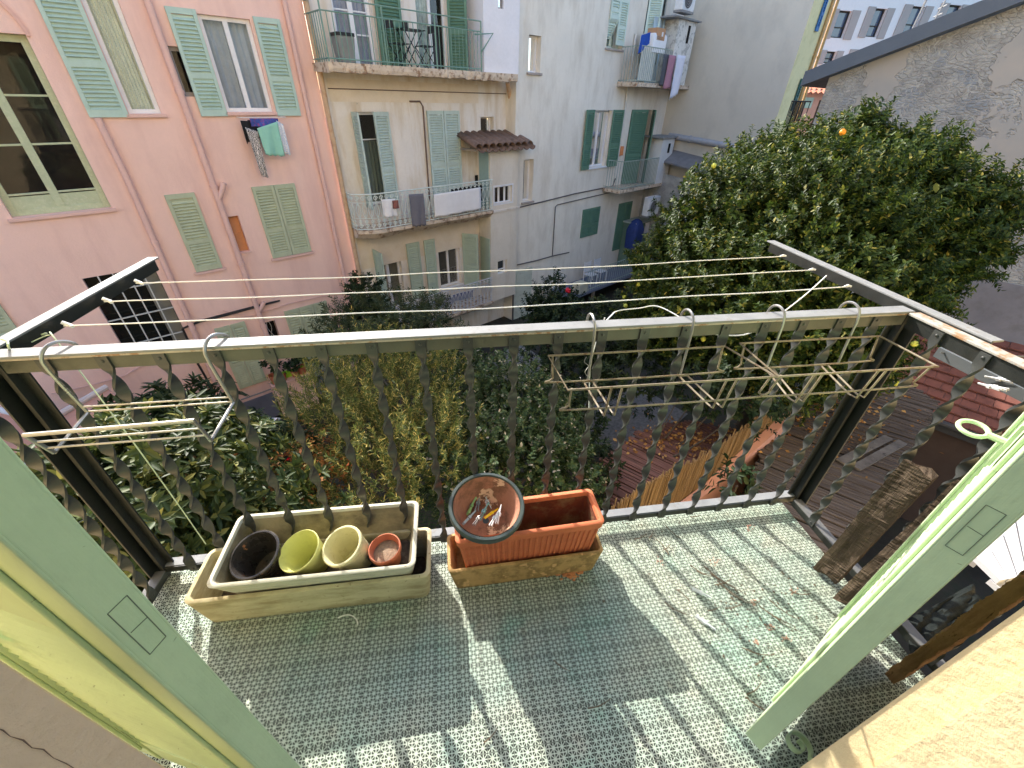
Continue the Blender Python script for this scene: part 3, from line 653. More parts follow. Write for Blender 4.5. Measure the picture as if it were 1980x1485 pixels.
def house_shutter(hinge, ang, label, z0=.045, h=2.28, wd=.60, th=.042):
    """local x from the hinge stile to the free stile, local y = towards the inner face"""
    t = empty('louvred_shutter', (hinge[0], hinge[1], z0), ang, label, 'shutter', 'mint green shutters of the open balcony window')
    fr = MB()
    for x0 in (0, wd-.095): fr.box(x0, -th/2, 0, x0+.095, th/2, h)
    for za, zb in ((0, .13), (.92, 1.03), (h-.12, h)): fr.box(.095, -th/2+.004, za, wd-.095, th/2-.004, zb)
    for x0 in (.082, wd-.095):                                       # mouldings along the stiles
        fr.box(x0, th/2, .10, x0+.013, th/2+.007, h-.1); fr.box(x0, -th/2-.005, .10, x0+.013, -th/2, h-.1)
    for yy in (-1, 1): fr.box(-.0, yy*th/2-.002, .0, .012, yy*th/2+.003, h)
    fo_ = fr.build('shutter_frame', SHG, t, bevel=.006, seg=3)
    sl = MB()
    z = .14
    while z < h-.14:
        if not .90 < z < 1.04:
            q = MB(); q.box(.088, -.0195, -.0035, wd-.088, .0195, .0035); q.xf(Matrix.Translation((0, 0, z)) @ Matrix.Rotation(math.radians(-50), 4, 'X')); sl.join(q)
        z += .030
    sl.build('louvres', SHG, t, bevel=.001)
    tn = MB()                                                        # tenon ends showing on the hinge edge
    for za in (.93,):
        for a, b in (((-.011, za), (-.011, za+.1)), ((.011, za), (.011, za+.1)), ((-.011, za), (.011, za)), ((-.011, za+.1), (.011, za+.1)), ((-.011, za+.05), (.009, za+.052))):
            tn.beam((-.0002, a[0], a[1]), (-.0002, b[0]+0, b[1]), .0009, .0009, (1, 0, 0))
    tn.build('tenon_joint', mat('joint_line', (.12, .15, .10), .8), t)  # dark line where the tenon meets the stile
    return t
dirL = math.atan2(-.262+.475, -.810+.28)
sl_ = house_shutter((-.262, -.462), dirL, 'mint green louvred shutter folded back at the lower left')
dirR = math.atan2(-.196+.46, 1.42-.90)
sr_ = house_shutter((.912, -.468), dirR, 'mint green louvred shutter folded back at the lower right, with a ring pull')
# the ring pull and bolt of the right shutter, on its inner face near the free stile
Xr = Vector((math.cos(dirR), math.sin(dirR), 0)); Yr = Vector((-math.sin(dirR), math.cos(dirR), 0))
def on_right(px, py, off=.026):
    N_ = np.array(Yr); P = onplane(px, py, np.array((.912, -.468, 0))+N_*off, N_)
    d = Vector(P)-Vector((.912, -.468, .045)); return d.dot(Xr), d.z
hxr, hzr = on_right(1905, 915)
hxr = min(max(hxr, .30), .57)
rg = MB(); rg.tube([(hxr+.017*math.cos(a), .074+.022*math.sin(a), hzr+.006*math.cos(a)) for a in np.linspace(0, 2*PI, 28, endpoint=False)], .0044, 8, closed=True)
rg.tube([(hxr, .02, hzr), (hxr, .054, hzr)], .007, 8); rg.box(hxr-.018, .021, hzr-.05, hxr+.018, .027, hzr+.05)
rg.build('ring_pull', SHG, sr_, smooth=True)
bt = MB(); bt.tube([(hxr, .030, hzr+.12), (hxr, .030, hzr+.5)], .007, 8); bt.lathe([(.004, 0), (.013, .008), (.015, .018), (.009, .03), (.003, .034)], 14, (hxr-.012, .045, hzr+.14)); bt.tube([(hxr, .022, hzr+.15), (hxr-.01, .05, hzr+.155)], .007, 8)
bt.build('shutter_bolt', SHG, sr_, smooth=True)
pt = MB(); pt.tube([(.40, .075, .75), (.47, .024, .75)], .008, 8); pt.box(.42, .022, .73, .585, .030, .77)
pt.build('strap_hinge', SHG, sl_)
# scroll shaped shutter stay fixed to the wall foot
sc = empty('shutter_stay', tuple(atz(1528, 1450, .03)), 0, 'mint painted scroll shaped iron stay behind the foot of the right shutter', 'shutter stay')
mb = MB(); pts = []
for i in range(46):
    a = i/45; th_ = -.6+a*8.2; r_ = .034*(1-.72*a)
    pts.append((r_*math.cos(th_), r_*math.sin(th_)))
pts = [(.030, -.11), (.038, -.07)]+pts
hw_ = .011; n_ = len(pts)
for i, (x, y) in enumerate(pts):
    j = min(i+1, n_-1); k = max(i-1, 0); tx, ty = pts[j][0]-pts[k][0], pts[j][1]-pts[k][1]; L_ = math.hypot(tx, ty) or 1; nx, ny = -ty/L_*.0022, tx/L_*.0022
    for dx, dy, dz in ((nx, ny, -hw_), (nx, ny, hw_), (-nx, -ny, hw_), (-nx, -ny, -hw_)): mb.v.append((x+dx, y+dy, .05+dz))
mb.f = [(i*4+q, i*4+(q+1) % 4, i*4+4+(q+1) % 4, i*4+4+q) for i in range(n_-1) for q in range(4)]+[(0, 1, 2, 3), tuple((n_-1)*4+q for q in (3, 2, 1, 0))]
sc.rotation_euler = (0, 0, -.5)
mb.build('scroll', SHG, sc, smooth=True)
mb = MB(); mb.tube([(.030, -.10, .05), (.030, -.125, .046), (.03, -.17, .03)], .011, 8); mb.build('stay_foot', mat('flaked_primer', c(216, 150, 110), .7, .2, 40, c(230, 220, 190), .8, 40), sc, smooth=True)
# ------------------------------------------------------------------ buildings across the courtyard
GLASS = glassmat(refl=-.03)
DARK = mat('unlit_black', (.012, .012, .013), .9, .3, 3)
GLASSD = None
class Bld:
    """building in facade coordinates (s, o, z); the thing's empty stands at its foot"""
    def __init__(b, name, label, s0, cat='building', z0=GZ, rot=None, org=None):
        b.org = (s0, 0, z0); P = FW(s0, 0, z0)
        b.e = empty(name, tuple(P), math.radians(35), label, cat)
    def L(b, mb): mb.v = [(p[0]-b.org[0], -p[1], p[2]-b.org[2]) for p in mb.v]; return mb   # (s,o,z) -> local
    def part(b, name, mb, m, parent=None, **k):
        b.L(mb); mb.f = [q[::-1] for q in mb.f]
        return mb.build(name, m, parent or b.e, **k)
def sbox(mb, s0, o0, z0, s1, o1, z1): return mb.box(min(s0, s1), min(o0, o1), min(z0, z1), max(s0, s1), max(o0, o1), max(z0, z1))
def wall(mb, s0, s1, z0, z1, holes, o=0., dep=.22):
    xs = sorted({s0, s1, *[v for h in holes for v in (h[0], h[1])]}); zs = sorted({z0, z1, *[v for h in holes for v in (h[2], h[3])]})
    xs = [x for x in xs if s0 <= x <= s1]; zs = [z for z in zs if z0 <= z <= z1]
    for i in range(len(xs)-1):
        for j in range(len(zs)-1):
            cx, cz = (xs[i]+xs[i+1])/2, (zs[j]+zs[j+1])/2
            if any(h[0] < cx < h[1] and h[2] < cz < h[3] for h in holes): continue
            mb.quad((xs[i], o, zs[j]), (xs[i+1], o, zs[j]), (xs[i+1], o, zs[j+1]), (xs[i], o, zs[j+1]))
    for h in holes:
        a, b, c_, d = h[:4]; q = o-dep
        mb.quad((a, o, c_), (a, o, d), (a, q, d), (a, q, c_)); mb.quad((b, o, d), (b, o, c_), (b, q, c_), (b, q, d))
        mb.quad((a, o, d), (b, o, d), (b, q, d), (a, q, d)); mb.quad((b, o, c_), (a, o, c_), (a, q, c_), (b, q, c_))
    return mb
def rect(tl, br, o=0.):
    a = fs(*tl, o); b = fs(*br, o); return (a[0], b[0], b[1], a[1])
def rect4(tl, tr, br, bl, o=0.):
    p = [fs(*q, o) for q in (tl, tr, br, bl)]
    return ((p[0][0]+p[3][0])/2, (p[1][0]+p[2][0])/2, (p[2][1]+p[3][1])/2, (p[0][1]+p[1][1])/2)
def window(b, h, m, o=0., fw=.07, mull=1, rails=(), glass=True, back=True, sill=None, dep=.10, curtain=None, cm=None, name='window'):
    a, e, c_, d = h; q = o-dep; mb = MB()
    for x0, x1, z0, z1 in ((a, a+fw, c_, d), (e-fw, e, c_, d), (a+fw, e-fw, d-fw, d), (a+fw, e-fw, c_, c_+fw)): sbox(mb, x0, q-.03, z0, x1, q+.03, z1)
    n = mull+1
    for i in range(1, n):
        x = a+(e-a)*i/n; sbox(mb, x-fw*.6, q-.028, c_+fw, x+fw*.6, q+.034, d-fw)
    for t in rails:
        z = c_+(d-c_)*t; sbox(mb, a+fw, q-.02, z-.015, e-fw, q+.02, z+.015)
    f = b.part(name, mb, m, bevel=.004)
    if glass:
        g = MB(); g.quad((a+fw, q, c_+fw), (e-fw, q, c_+fw), (e-fw, q, d-fw), (a+fw, q, d-fw)); b.part('glass', g, GLASS, f)
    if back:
        k = MB(); k.quad((a-.3, q-.5, c_-.3), (e+.3, q-.5, c_-.3), (e+.3, q-.5, d+.3), (a-.3, q-.5, d+.3)); b.part('unlit_room_sheet', k, DARK, f)  # black sheet stands in for the unlit room
    if curtain:
        x0, x1, z0, z1 = [a+(e-a)*curtain[0], a+(e-a)*curtain[1], c_+(d-c_)*curtain[2], c_+(d-c_)*curtain[3]]; k = MB(); N_ = 40
        for i in range(N_+1):
            for z in (z0, z1): k.v.append((x0+(x1-x0)*i/N_, q-.10+.022*math.sin(i*1.15)+.01*math.sin(i*.4), z))
        k.f = [(2*i, 2*i+2, 2*i+3, 2*i+1) for i in range(N_)]; b.part('curtain', k, cm, f, smooth=True)
    if sill:
        k = MB(); sbox(k, a-.06, o-dep, c_-.06, e+.06, o+.06, c_-.003); b.part('sill', k, sill, f, bevel=.006)
    return f
def leaf(wd, h, split=.40, pitch=.062, t=.04, slats=True):
    """one louvred shutter leaf: x 0..wd, y = out of the face, z 0..h"""
    mb = MB(); st = .062
    for x0 in (0, wd-st): mb.box(x0, 0, 0, x0+st, t, h)
    zs = [0, .10] if split else [0, .1]
    rails = [(0, .11), (h-.09, h)]+([(h*split-.045, h*split+.045)] if split else [])
    for a, b in rails: mb.box(st, .004, a, wd-st, t-.004, b)
    z = .13
    while z < h-.11:
        if not (split and abs(z-h*split) < .07):
            q = MB(); q.box(st-.004, -.026, -.0045, wd-st+.004, .026, .0045); q.xf(Matrix.Translation((0, t/2, z)) @ Matrix.Rotation(math.radians(-42), 4, 'X')); mb.join(q)
        z += pitch
    mb.quad((st, .006, .1), (wd-st, .006, .1), (wd-st, .006, h-.1), (st, .006, h-.1))
    return mb
def shutter(b, x, z0, z1, wd, m, o=.0, ang=0., flip=False, split=.40, pitch=.062, parent=None, tilt=0.):
    """hinge at x; ang = 0 lies in the facade going to +s; flip = hinge on the right side of the leaf"""
    mb = leaf(wd, z1-z0, split, pitch)
    if flip: mb.v = [(wd-p[0], p[1], p[2]) for p in mb.v]; mb.f = [q[::-1] for q in mb.f]; mb.v = [(p[0]-wd, p[1], p[2]) for p in mb.v]
    M_ = Matrix.Translation((x, o, z0)) @ Matrix.Rotation(ang, 4, 'Z'); mb.xf(M_)
    return b.part('shutter', mb, m, parent)
def pipe(b, pts, r, m, name='downpipe', collars=True, parent=None):
    mb = MB(); P = [Vector(p) for p in pts]; mb.tube(P, r, 10)
    if collars:
        for i in range(len(P)-1):
            L = (P[i+1]-P[i]).length; k = int(L/1.6)
            for j in range(1, k+1):
                q = P[i].lerp(P[i+1], (j-.4)/k); d = (P[i+1]-P[i]).normalized(); mb.tube([q-d*.03, q+d*.03], r*1.25, 10)
    return b.part(name, mb, m, parent, smooth=True)
def vpipe(b, px0, px1, off, r, m, **k):
    s0, z0 = fs(*px0, off); s1, z1 = fs(*px1, off); s_ = (s0+s1)/2; return pipe(b, [(s_, off, z0), (s_, off, z1)], r, m, **k)

PINK = mat('salmon_pink_plaster', c(240, 202, 190), .88, .05, 1.2, c(210, 166, 158), .5, 1.5, (1.4, 1.4, .22), .47, .72, bump=.004, bscale=30, fine=.03)
PINKP = mat('pink_painted_pipe', c(226, 186, 176), .6, .08, 4, c(200, 148, 134), .35, 8)
MINT = mat('pale_mint_shutter', c(182, 206, 196), .55, .07, 5, c(130, 165, 140), .3, 9, (1, 1, .5), .52, .75)
SAGE = mat('faded_sage_shutter', c(184, 192, 164), .6, .09, 5, c(156, 154, 126), .45, 9, (1, 1, .5), .5, .75)
WHITEF = mat('white_window_frame', c(232, 230, 232), .45, .05, 8)
SAGEF = mat('peeling_sage_frame', c(186, 194, 160), .65, .1, 9, c(205, 205, 180), .5, 24, None, .52, .62)
pk = Bld('pink_building', 'salmon pink apartment building with mint and sage shutters and pink downpipes', 0)
PTOP = 4.2
R_up1 = rect4((165, 0), (225, 0), (316, 220), (243, 221)); R_up1 = (R_up1[0], R_up1[1], fs(280, 220)[1], 2.98)
R_up2 = rect4((383, 28), (485, 36), (527, 216), (438, 217))
R_small = rect((320, 88), (392, 187))
R_or = rect4((433, 421), (461, 416), (483, 486), (456, 489))
R_big = rect4((-120, 112), (70, 120), (216, 398), (60, 415)); R_big = (R_big[1]-1.35, fs(205, 396)[0]+.06, fs(140, 410)[1], 2.25)
R_grid = rect4((160, 541), (272, 508), (352, 668), (232, 700)); R_grid = (fs(160, 541)[0], fs(300, 545)[0]+.10, -3.4, fs(200, 532)[1])
R_low1 = rect4((316, 378), (374, 371), (430, 517), (380, 525)); R_low2 = rect4((487, 361), (571, 354), (599, 487), (525, 498))
R_nic = rect4((505, 625), (530, 620), (543, 650), (515, 655)); R_nic = (R_nic[0], R_nic[1], R_nic[2]-.25, R_nic[3])
R_g1 = rect4((422, 630), (478, 622), (510, 735), (455, 755)); R_gar = rect4((550, 600), (628, 583), (668, 720), (590, 740))
R_gar = (R_gar[0], R_gar[1], R_gar[2], R_gar[3])
R_fl = (fs(-60, 560)[0], fs(38, 640)[0], -2.5, fs(0, 575)[1])
holes = [R_up1, R_up2, R_small, R_or, R_big, R_grid, R_nic]
pw = MB(); wall(pw, -9, 4.62, GZ, PTOP, holes, 0, .24)
# arched head above the big studio window
ax = (R_big[0]+R_big[1])/2; ar = (R_big[1]-R_big[0])/2
sbox(pw, -9, -8, PTOP-.01, 4.62, 0, PTOP)
pw.quad((4.62, 0, GZ), (4.62, -8, GZ), (4.62, -8, PTOP), (4.62, 0, PTOP)); pw.quad((-9, -8, GZ), (-9, 0, GZ), (-9, 0, PTOP), (-9, -8, PTOP))
pk.part('wall', pw, PINK)
am = MB(); zc_ = R_big[3]-.02
for i in range(24):
    a0, a1 = PI*i/24, PI*(i+1)/24
    p = [(ax+ar*math.cos(a), zc_+ar*.95*math.sin(a)) for a in (a0, a1)]; q = [(ax+(ar+.05)*math.cos(a), zc_+(ar*.95+.05)*math.sin(a)) for a in (a0, a1)]
    am.add([(p[0][0], .0, p[0][1]), (p[1][0], .0, p[1][1]), (q[1][0], .0, q[1][1]), (q[0][0], .0, q[0][1])]+[(p[0][0], .035, p[0][1]), (p[1][0], .035, p[1][1]), (q[1][0], .035, q[1][1]), (q[0][0], .035, q[0][1])],
           [(4, 5, 6, 7), (0, 4, 7, 3), (1, 2, 6, 5), (2, 3, 7, 6), (0, 1, 5, 4)])
pk.part('arch_moulding', am, mat('pink_plaster_arch', c(224, 180, 168), .88, .08, 2))
CURT1 = mat('cream_curtain', c(252, 248, 228), .9, .08, 6); CURT2 = mat('reflection_grey_curtain', c(196, 196, 206), .9, .1, 6)
window(pk, R_up1, WHITEF, mull=0, sill=PINKP, curtain=(.1, .9, 0, 1), cm=CURT1)
window(pk, R_up2, WHITEF, mull=1, sill=PINKP, curtain=(.0, 1, 0, 1), cm=CURT2)  # grey curtain spans the whole window to imitate the panes' pale reflection
window(pk, R_small, mat('grey_frame', c(150, 145, 145), .6), mull=0, sill=None, dep=.1)
o = MB(); sbox(o, R_or[0], -.15, R_or[2], R_or[1], -.12, R_or[3]); sbox(o, R_or[0], -.12, (R_or[2]+R_or[3])/2-.012, R_or[1], -.105, (R_or[2]+R_or[3])/2+.012)
bo_ = pk.part('boarded_window', o, mat('orange_hardboard', c(212, 148, 104), .7, .08, 4))
o = MB(); sbox(o, R_or[0]-.03, -.12, R_or[2]-.04, R_or[1]+.03, .03, R_or[2]-.002); pk.part('sill', o, PINKP, bo_)
bw = window(pk, R_big, SAGEF, fw=.10, mull=1, rails=(.13, .42, .69), dep=.16, sill=PINKP)
o = MB(); mm = (R_big[0]+R_big[1])/2
for a, e in ((R_big[0]+.1, mm-.06), (mm+.06, R_big[1]-.1)): sbox(o, a, -.19, R_big[2]+.1, e, -.14, R_big[2]+.30)
pk.part('lower_panel', o, SAGEF, bw)
# barred window
GR = mat('white_window_bars', c(200, 200, 196), .5, .1, 20)
o = MB(); a, e, z0, z1 = R_grid
for i in range(1, 5): x = a+(e-a)*i/5; sbox(o, x-.012, -.03, z0, x+.012, -.01, z1)
for t in (.18, .5, .82): z = z0+(z1-z0)*t; sbox(o, a, -.035, z-.012, e, -.012, z+.012)
gw = pk.part('window_bars', o, GR); k = MB(); k.quad((a, -.22, z0), (e, -.22, z0), (e, -.22, z1), (a, -.22, z1)); pk.part('glass', k, mat('black_window_glass', (.012, .014, .013), .08, .1, 3, spec=.5), gw)
k = MB(); sbox(k, e-.28, -.19, z0, e-.005, -.15, z1); pk.part('side_panel', k, mat('grey_panel', c(120, 118, 108), .6), gw)
o = MB(); a, e, z0, z1 = R_nic; k = MB(); k.quad((a, -.2, z0), (e, -.2, z0), (e, -.2, z1), (a, -.2, z1)); ng = pk.part('niche_window', k, mat('black_window_glass', (.01, .01, .01)))
o.tube([(a+(e-a)*.5+.05*math.sin(t*6), -.05, z0+(z1-z0)*t) for t in np.linspace(0, 1, 30)], .008, 5); o.tube([(a+(e-a)*.5-.05*math.sin(t*6), -.05, z0+(z1-z0)*t) for t in np.linspace(0, 1, 30)], .008, 5)
pk.part('iron_scroll', o, mat('white_iron', c(190, 190, 185), .5), ng)
# shutters: open pairs flat on the wall, closed pairs over their windows
wl = fs(70, 0)[0]; shutter(pk, R_up1[0]-.02, R_up1[2]-.05, 3.05, .56, MINT, .02, 0, True)
shutter(pk, R_up2[0]-.02, R_up2[2]-.07, R_up2[3]+.05, .47, MINT, .02, 0, True); shutter(pk, R_up2[1]+.05, R_up2[2]-.07, R_up2[3]+.05, .50, MINT, .02, 0)
shutter(pk, R_low1[0], R_low1[2], R_low1[3], R_low1[1]-R_low1[0], SAGE, .005, 0)
hw_ = (R_low2[1]-R_low2[0])/2
shutter(pk, R_low2[0], R_low2[2], R_low2[3], hw_-.005, SAGE, .005); shutter(pk, R_low2[1], R_low2[2], R_low2[3], hw_-.005, SAGE, .005, 0, True)
hw_ = (R_g1[1]-R_g1[0])/2
shutter(pk, R_g1[0], R_g1[2], R_g1[3], hw_-.005, SAGE, .005); shutter(pk, R_g1[1], R_g1[2], R_g1[3], hw_-.005, SAGE, .005, 0, True)
hw_ = (R_gar[1]-R_gar[0])/3
for i in range(3): shutter(pk, R_gar[0]+i*hw_, R_gar[2], R_gar[3], hw_-.01, SAGE, .005, pitch=.075)
shutter(pk, R_fl[1]-.62, R_fl[2], R_fl[3], .62, SAGE, .005)
for r_ in (R_low1, R_low2):
    k = MB(); sbox(k, r_[0]-.05, 0, r_[2]-.06, r_[1]+.05, .06, r_[2]-.01); pk.part('sill', k, PINKP)
# downpipes and cables
s_, z_ = fs(188, 228); pipe(pk, [(s_, .07, z_), (s_+.02, .07, z_-1.), (fs(300, 490)[0]-.02, .07, GZ)], .055, PINKP)
s1 = (fs(268, 0)[0]+fs(420, 350)[0])/2; pipe(pk, [(s1, .07, PTOP), (s1, .07, GZ)], .06, PINKP)
yx, yz = fs(405, 375); pipe(pk, [(s1, .07, yz-.12), (s1+.12, .09, yz+.05), (s1+.20, .10, yz+.20)], .055, PINKP, 'branch_pipe', False)
yz = fs(470, 600)[1]; pipe(pk, [(s1, .07, yz-.12), (s1+.12, .09, yz+.02), (s1+.19, .10, yz+.12)], .05, PINKP, 'branch_pipe', False)
for (pa, pb, r_) in (((540, 0), (640, 400), .05), ((592, 20), (668, 420), .045)):
    sx = (fs(*pa)[0]+fs(*pb)[0])/2; pipe(pk, [(sx, .06, PTOP), (sx, .06, -3.9)], r_, PINKP)
CABLE = mat('black_cable', (.02, .02, .022), .6)
mb = MB(); P = [fs(*q) for q in ((352, 634), (385, 620), (440, 606), (500, 590), (540, 580))]; mb.tube([(x, .05, z) for x, z in P], [.02, .03, .035, .03, .02], 6)
P2 = [fs(*q) for q in ((352, 634), (362, 655), (375, 690), (398, 730), (402, 740), (392, 755))]; mb.tube([(x, .05, z) for x, z in P2], .025, 6)
pk.part('cable', mb, CABLE, smooth=True)
mb = MB(); P = [fs(*q) for q in ((430, 600), (480, 612), (510, 602), (560, 586), (660, 565), (652, 535))]; mb.tube([(x, .03, z) for x, z in P], .012, 5); pk.part('conduit', mb, PINKP, smooth=True); mb = MB()
P = [fs(*q) for q in ((100, 760), (180, 742), (240, 725), (300, 690))]; mb.tube([(x, .04, z) for x, z in P], .014, 5)
pk.part('conduit', mb, PINKP, smooth=True)
st = MB(); a = fs(160, 333); sbox(st, a[0]-.05, 0, a[1]-.06, a[0]+.08, .05, a[1]+.06)
# ground floor terrace in front of the pink building, with a slatted guard and pots
tz = fs(560, 735, .75)[1]; ta = fs(470, 750, .75)[0]; tb = fs(640, 735, .75)[0]
te = Bld('terrace', 'small pink terrace with blue grey panels at the foot of the pink building', (ta+tb)/2, 'terrace')
mb = MB(); sbox(mb, ta-.3, .06, GZ, tb+.1, .9, tz-1.0); sbox(mb, ta+.62, .72, tz-1.0, tb-.5, .88, tz+.04); sbox(mb, ta-.3, .72, tz-1.0, ta-.2, .88, tz-.2); te.part('parapet', mb, PINK)
mb = MB(); sbox(mb, ta+.58, .68, tz+.043, tb-.46, .93, tz+.08); te.part('coping', mb, PINKP)
BLG = mat('blue_grey_panel', c(96, 100, 118), .6, .15, 4)
for xa, xb in ((ta-.15, ta+.56), (tb-.44, tb+.1)):
    mb = MB(); sbox(mb, xa, .82, tz-.85, xb, .85, tz-.12); te.part('panel', mb, BLG)
    mb = MB(); mb.tube([(xa, .83, tz-.02), (xb, .83, tz-.02)], .018, 6); te.part('handrail', mb, mat('grey_rail', (.2, .2, .21), .5))
pw2 = MB()
# laundry under the upper window
def cloth(name, label, pts_top, drop, m, group=None, o=.22, fold=.018, flare=1.0, seed=0, cat='laundry'):
    """cloth hanging from a pixel segment on the facade; drop in metres (left, right)"""
    (xa, za), (xb, zb) = [fs(*p, o) for p in pts_top]; r = random.Random(seed); n, k = 16, 12; mb = MB()
    ph = r.uniform(0, 6); cx = (xa+xb)/2
    for j in range(k+1):
        t = j/k
        for i in range(n+1):
            u_ = i/n; x = xa+(xb-xa)*u_; x = cx+(x-cx)*(1+(flare-1)*t); d = drop[0]+(drop[1]-drop[0])*u_
            mb.v.append((x-cx, -(fold*(.3+t)*math.sin(u_*9+ph+t*2)+.006*r.uniform(-1, 1)), (za+(zb-za)*u_)-d*t*(1+.02*math.sin(u_*21+ph))-za))
    mb.f = [(j*(n+1)+i, j*(n+1)+i+1, (j+1)*(n+1)+i+1, (j+1)*(n+1)+i) for j in range(k) for i in range(n)]
    ob = mb.build(name, m, loc=tuple(FW(cx, o, za)), rot=(0, 0, math.radians(35)), smooth=True)
    sd = ob.modifiers.new('thickness', 'SOLIDIFY'); sd.thickness = .006
    return tag(ob, label, cat, group)
PAT = None
def patmat(name, a, b_, scale):
    m, nt, b, N, L = _nodes(name); tc = N.new('ShaderNodeTexCoord').outputs['Object']
    w_ = N.new('ShaderNodeTexWave'); w_.inputs['Scale'].default_value = scale; w_.inputs['Distortion'].default_value = 9; w_.inputs['Detail'].default_value = 2; w_.inputs['Detail Scale'].default_value = 1.5
    L.new(tc, w_.inputs[0]); L.new(_mix(N, L, _ramp(N, L, w_.outputs['Fac'], .45, .55), a, b_), b.inputs['Base Color']); b.inputs['Roughness'].default_value = .9; MATS[name] = m; return m
cloth('hanging_shirt', 'black top with grey edge hanging leftmost under the upper pink window', ((464, 233), (482, 234)), (.42, .30), mat('black_cloth', (.02, .02, .025), .9), 'laundry under the pink window', .18, seed=1)
cloth('hanging_shirt', 'dark navy garment hanging behind the mint shirt under the pink window', ((478, 232), (524, 231)), (.32, .38), mat('navy_cloth', (.015, .018, .035), .9), 'laundry under the pink window', .16, seed=2)
cloth('hanging_shirt', 'blue and red edged garment on the laundry line under the pink window', ((482, 229), (537, 229)), (.14, .16), mat('blue_cloth', c(70, 90, 170), .9, .4, 9, c(190, 60, 90), .8, 14), 'laundry under the pink window', .24, seed=3)
cloth('hanging_dress', 'black and white patterned dress hanging lowest under the pink window', ((474, 246), (498, 254)), (.92, .88), patmat('leaf_print_cloth', (.02, .02, .02), c(225, 215, 210), 14), 'laundry under the pink window', .26, flare=.6, seed=4, cat='laundry')
cloth('hanging_shirt', 'mint green shirt hanging in front under the pink window', ((497, 248), (536, 235)), (.50, .66), mat('mint_cloth', c(150, 204, 186), .9, .06, 6), 'laundry under the pink window', .30, flare=.85, seed=5)
cloth('hanging_shirt', 'white and lilac striped cloth hanging rightmost under the pink window', ((534, 233), (547, 240)), (.62, .60), patmat('striped_cloth', c(230, 230, 236), c(190, 200, 220), 12), 'laundry under the pink window', .27, seed=6)
ll = Bld('window_clothes_line', 'thin clothes line bracket below the sill of the upper pink window', fs(505, 228)[0], 'clothes line', fs(505, 228)[1]-.05)
mb = MB(); xa, z_ = fs(462, 229, .15); xb, _z = fs(548, 231, .15)
for o_ in (.16, .24, .30): mb.tube([(xa, o_, z_+.02), (xb, o_, z_+.02)], .004, 5)
for x in (xa, xb): mb.tube([(x, 0, z_+.02), (x, .32, z_+.02)], .009, 6)
ll.part('bracket', mb, WHITEF)

# ------------------------------------------------------------------ cream building with three balconies
CRM = mat('stained_cream_plaster', c(230, 222, 214), .88, .06, 1.0, c(196, 172, 134), .7, 1.5, (1.5, 1.5, .3), .46, .66, bump=.004, bscale=22, chip=c(178, 166, 152), chip_lo=.68, chip_scale=2.2)
OCH = mat('ochre_soffit_plaster', c(226, 212, 194), .88, .08, 2, c(206, 184, 150), .4, 3)
FLT = mat('grey_white_plaster', c(234, 226, 214), .88, .06, .8, c(196, 184, 168), .65, 1.6, (1.3, 1.3, .4), .46, .72, bump=.004, bscale=18, fine=.04)
DG = mat('bottle_green_paint', c(98, 134, 114), .55, .08, 5)
PALEB = mat('pale_blue_green_shutter', c(190, 206, 200), .6, .07, 6, c(160, 168, 158), .4, 10)
SAGE2 = mat('grey_green_shutter', c(178, 192, 174), .6, .08, 6)
RUSTP = mat('rusty_clay_pipe', c(204, 172, 140), .7, .15, 5, c(168, 116, 80), .6, 8)
STONE = mat('flaking_balcony_stone', c(214, 196, 176), .9, .15, 5, c(130, 96, 72), .85, 7, (1, 1, 1), .5, .62, bump=.012, bscale=20)
cb = Bld('cream_building', 'stained cream apartment building with stacked balconies in the middle', 7.)
CS0, CS1 = 4.63, 11.
TS0 = fs(925, 400)[0]; TB = .62
h_w1 = rect4((683, 222), (742, 222), (785, 400), (715, 420)); h_w1 = (fs(683, 222)[0], fs(745, 222)[0], -.95, fs(700, 216)[1])
h_w2 = (fs(824, 220)[0]+.02, fs(884, 220)[0], -.95, fs(850, 214)[1])
h_sm = rect((929, 226), (955, 272))
h_d1 = (fs(638, 40)[0]+.1, fs(722, 40)[0], 2.02, 4.3); h_d2 = (fs(806, 40)[0], fs(866, 60)[0], 2.02, 4.3)
h_l1 = rect4((722, 482), (770, 475), (800, 560), (740, 580)); h_l1 = (fs(722, 482)[0], fs(771, 474)[0], -4.1, fs(740, 477)[1])
h_l2 = (fs(846, 470)[0], fs(888, 460)[0]+.0, fs(880, 551)[1], fs(870, 455)[1])
h_dk = (fs(965, 690)[0]-.2, fs(965, 690)[0]+.6, GZ, -3.9)
mb = MB(); wall(mb, CS0, CS1, GZ, 5.0, [h_w1, h_w2, h_sm, h_d1, h_d2, h_l1, h_l2], 0, .26)
sbox(mb, CS0, -6, 5.0, CS1, 0, 5.02); mb.quad((CS0, -6, 4), (CS0, 0, 4), (CS0, 0, 5.0), (CS0, -6, 5.0))
cb.part('wall', mb, CRM)
mb = MB(); sbox(mb, CS0, .002, -4.5, CS0+.16, .05, 2.0); cb.part('pilaster', mb, CRM)
OCZ = fs(800, 420)[1]
mb = MB(); mb.quad((CS0+.16, .006, -2.0), (TS0, .006, -2.0), (TS0, .006, OCZ), (CS0+.16, .006, OCZ))
for hh in (h_l1, h_l2): pass
mb = MB(); wall(mb, CS0+.17, TS0-.01, -2.6, -1.62, [], .006, 0.01); cb.part('ochre_band', mb, OCH)
mb = MB(); wall(mb, CS0+.17, TS0+.1, 1.42, 1.86, [], .006, .01); cb.part('ochre_band', mb, OCH)
window(cb, h_w1, WHITEF, mull=0, rails=(.72,), curtain=(.05, .95, 0, .70), cm=mat('sheer_grey_curtain', c(150, 156, 150), .9, .1, 6), dep=.18)
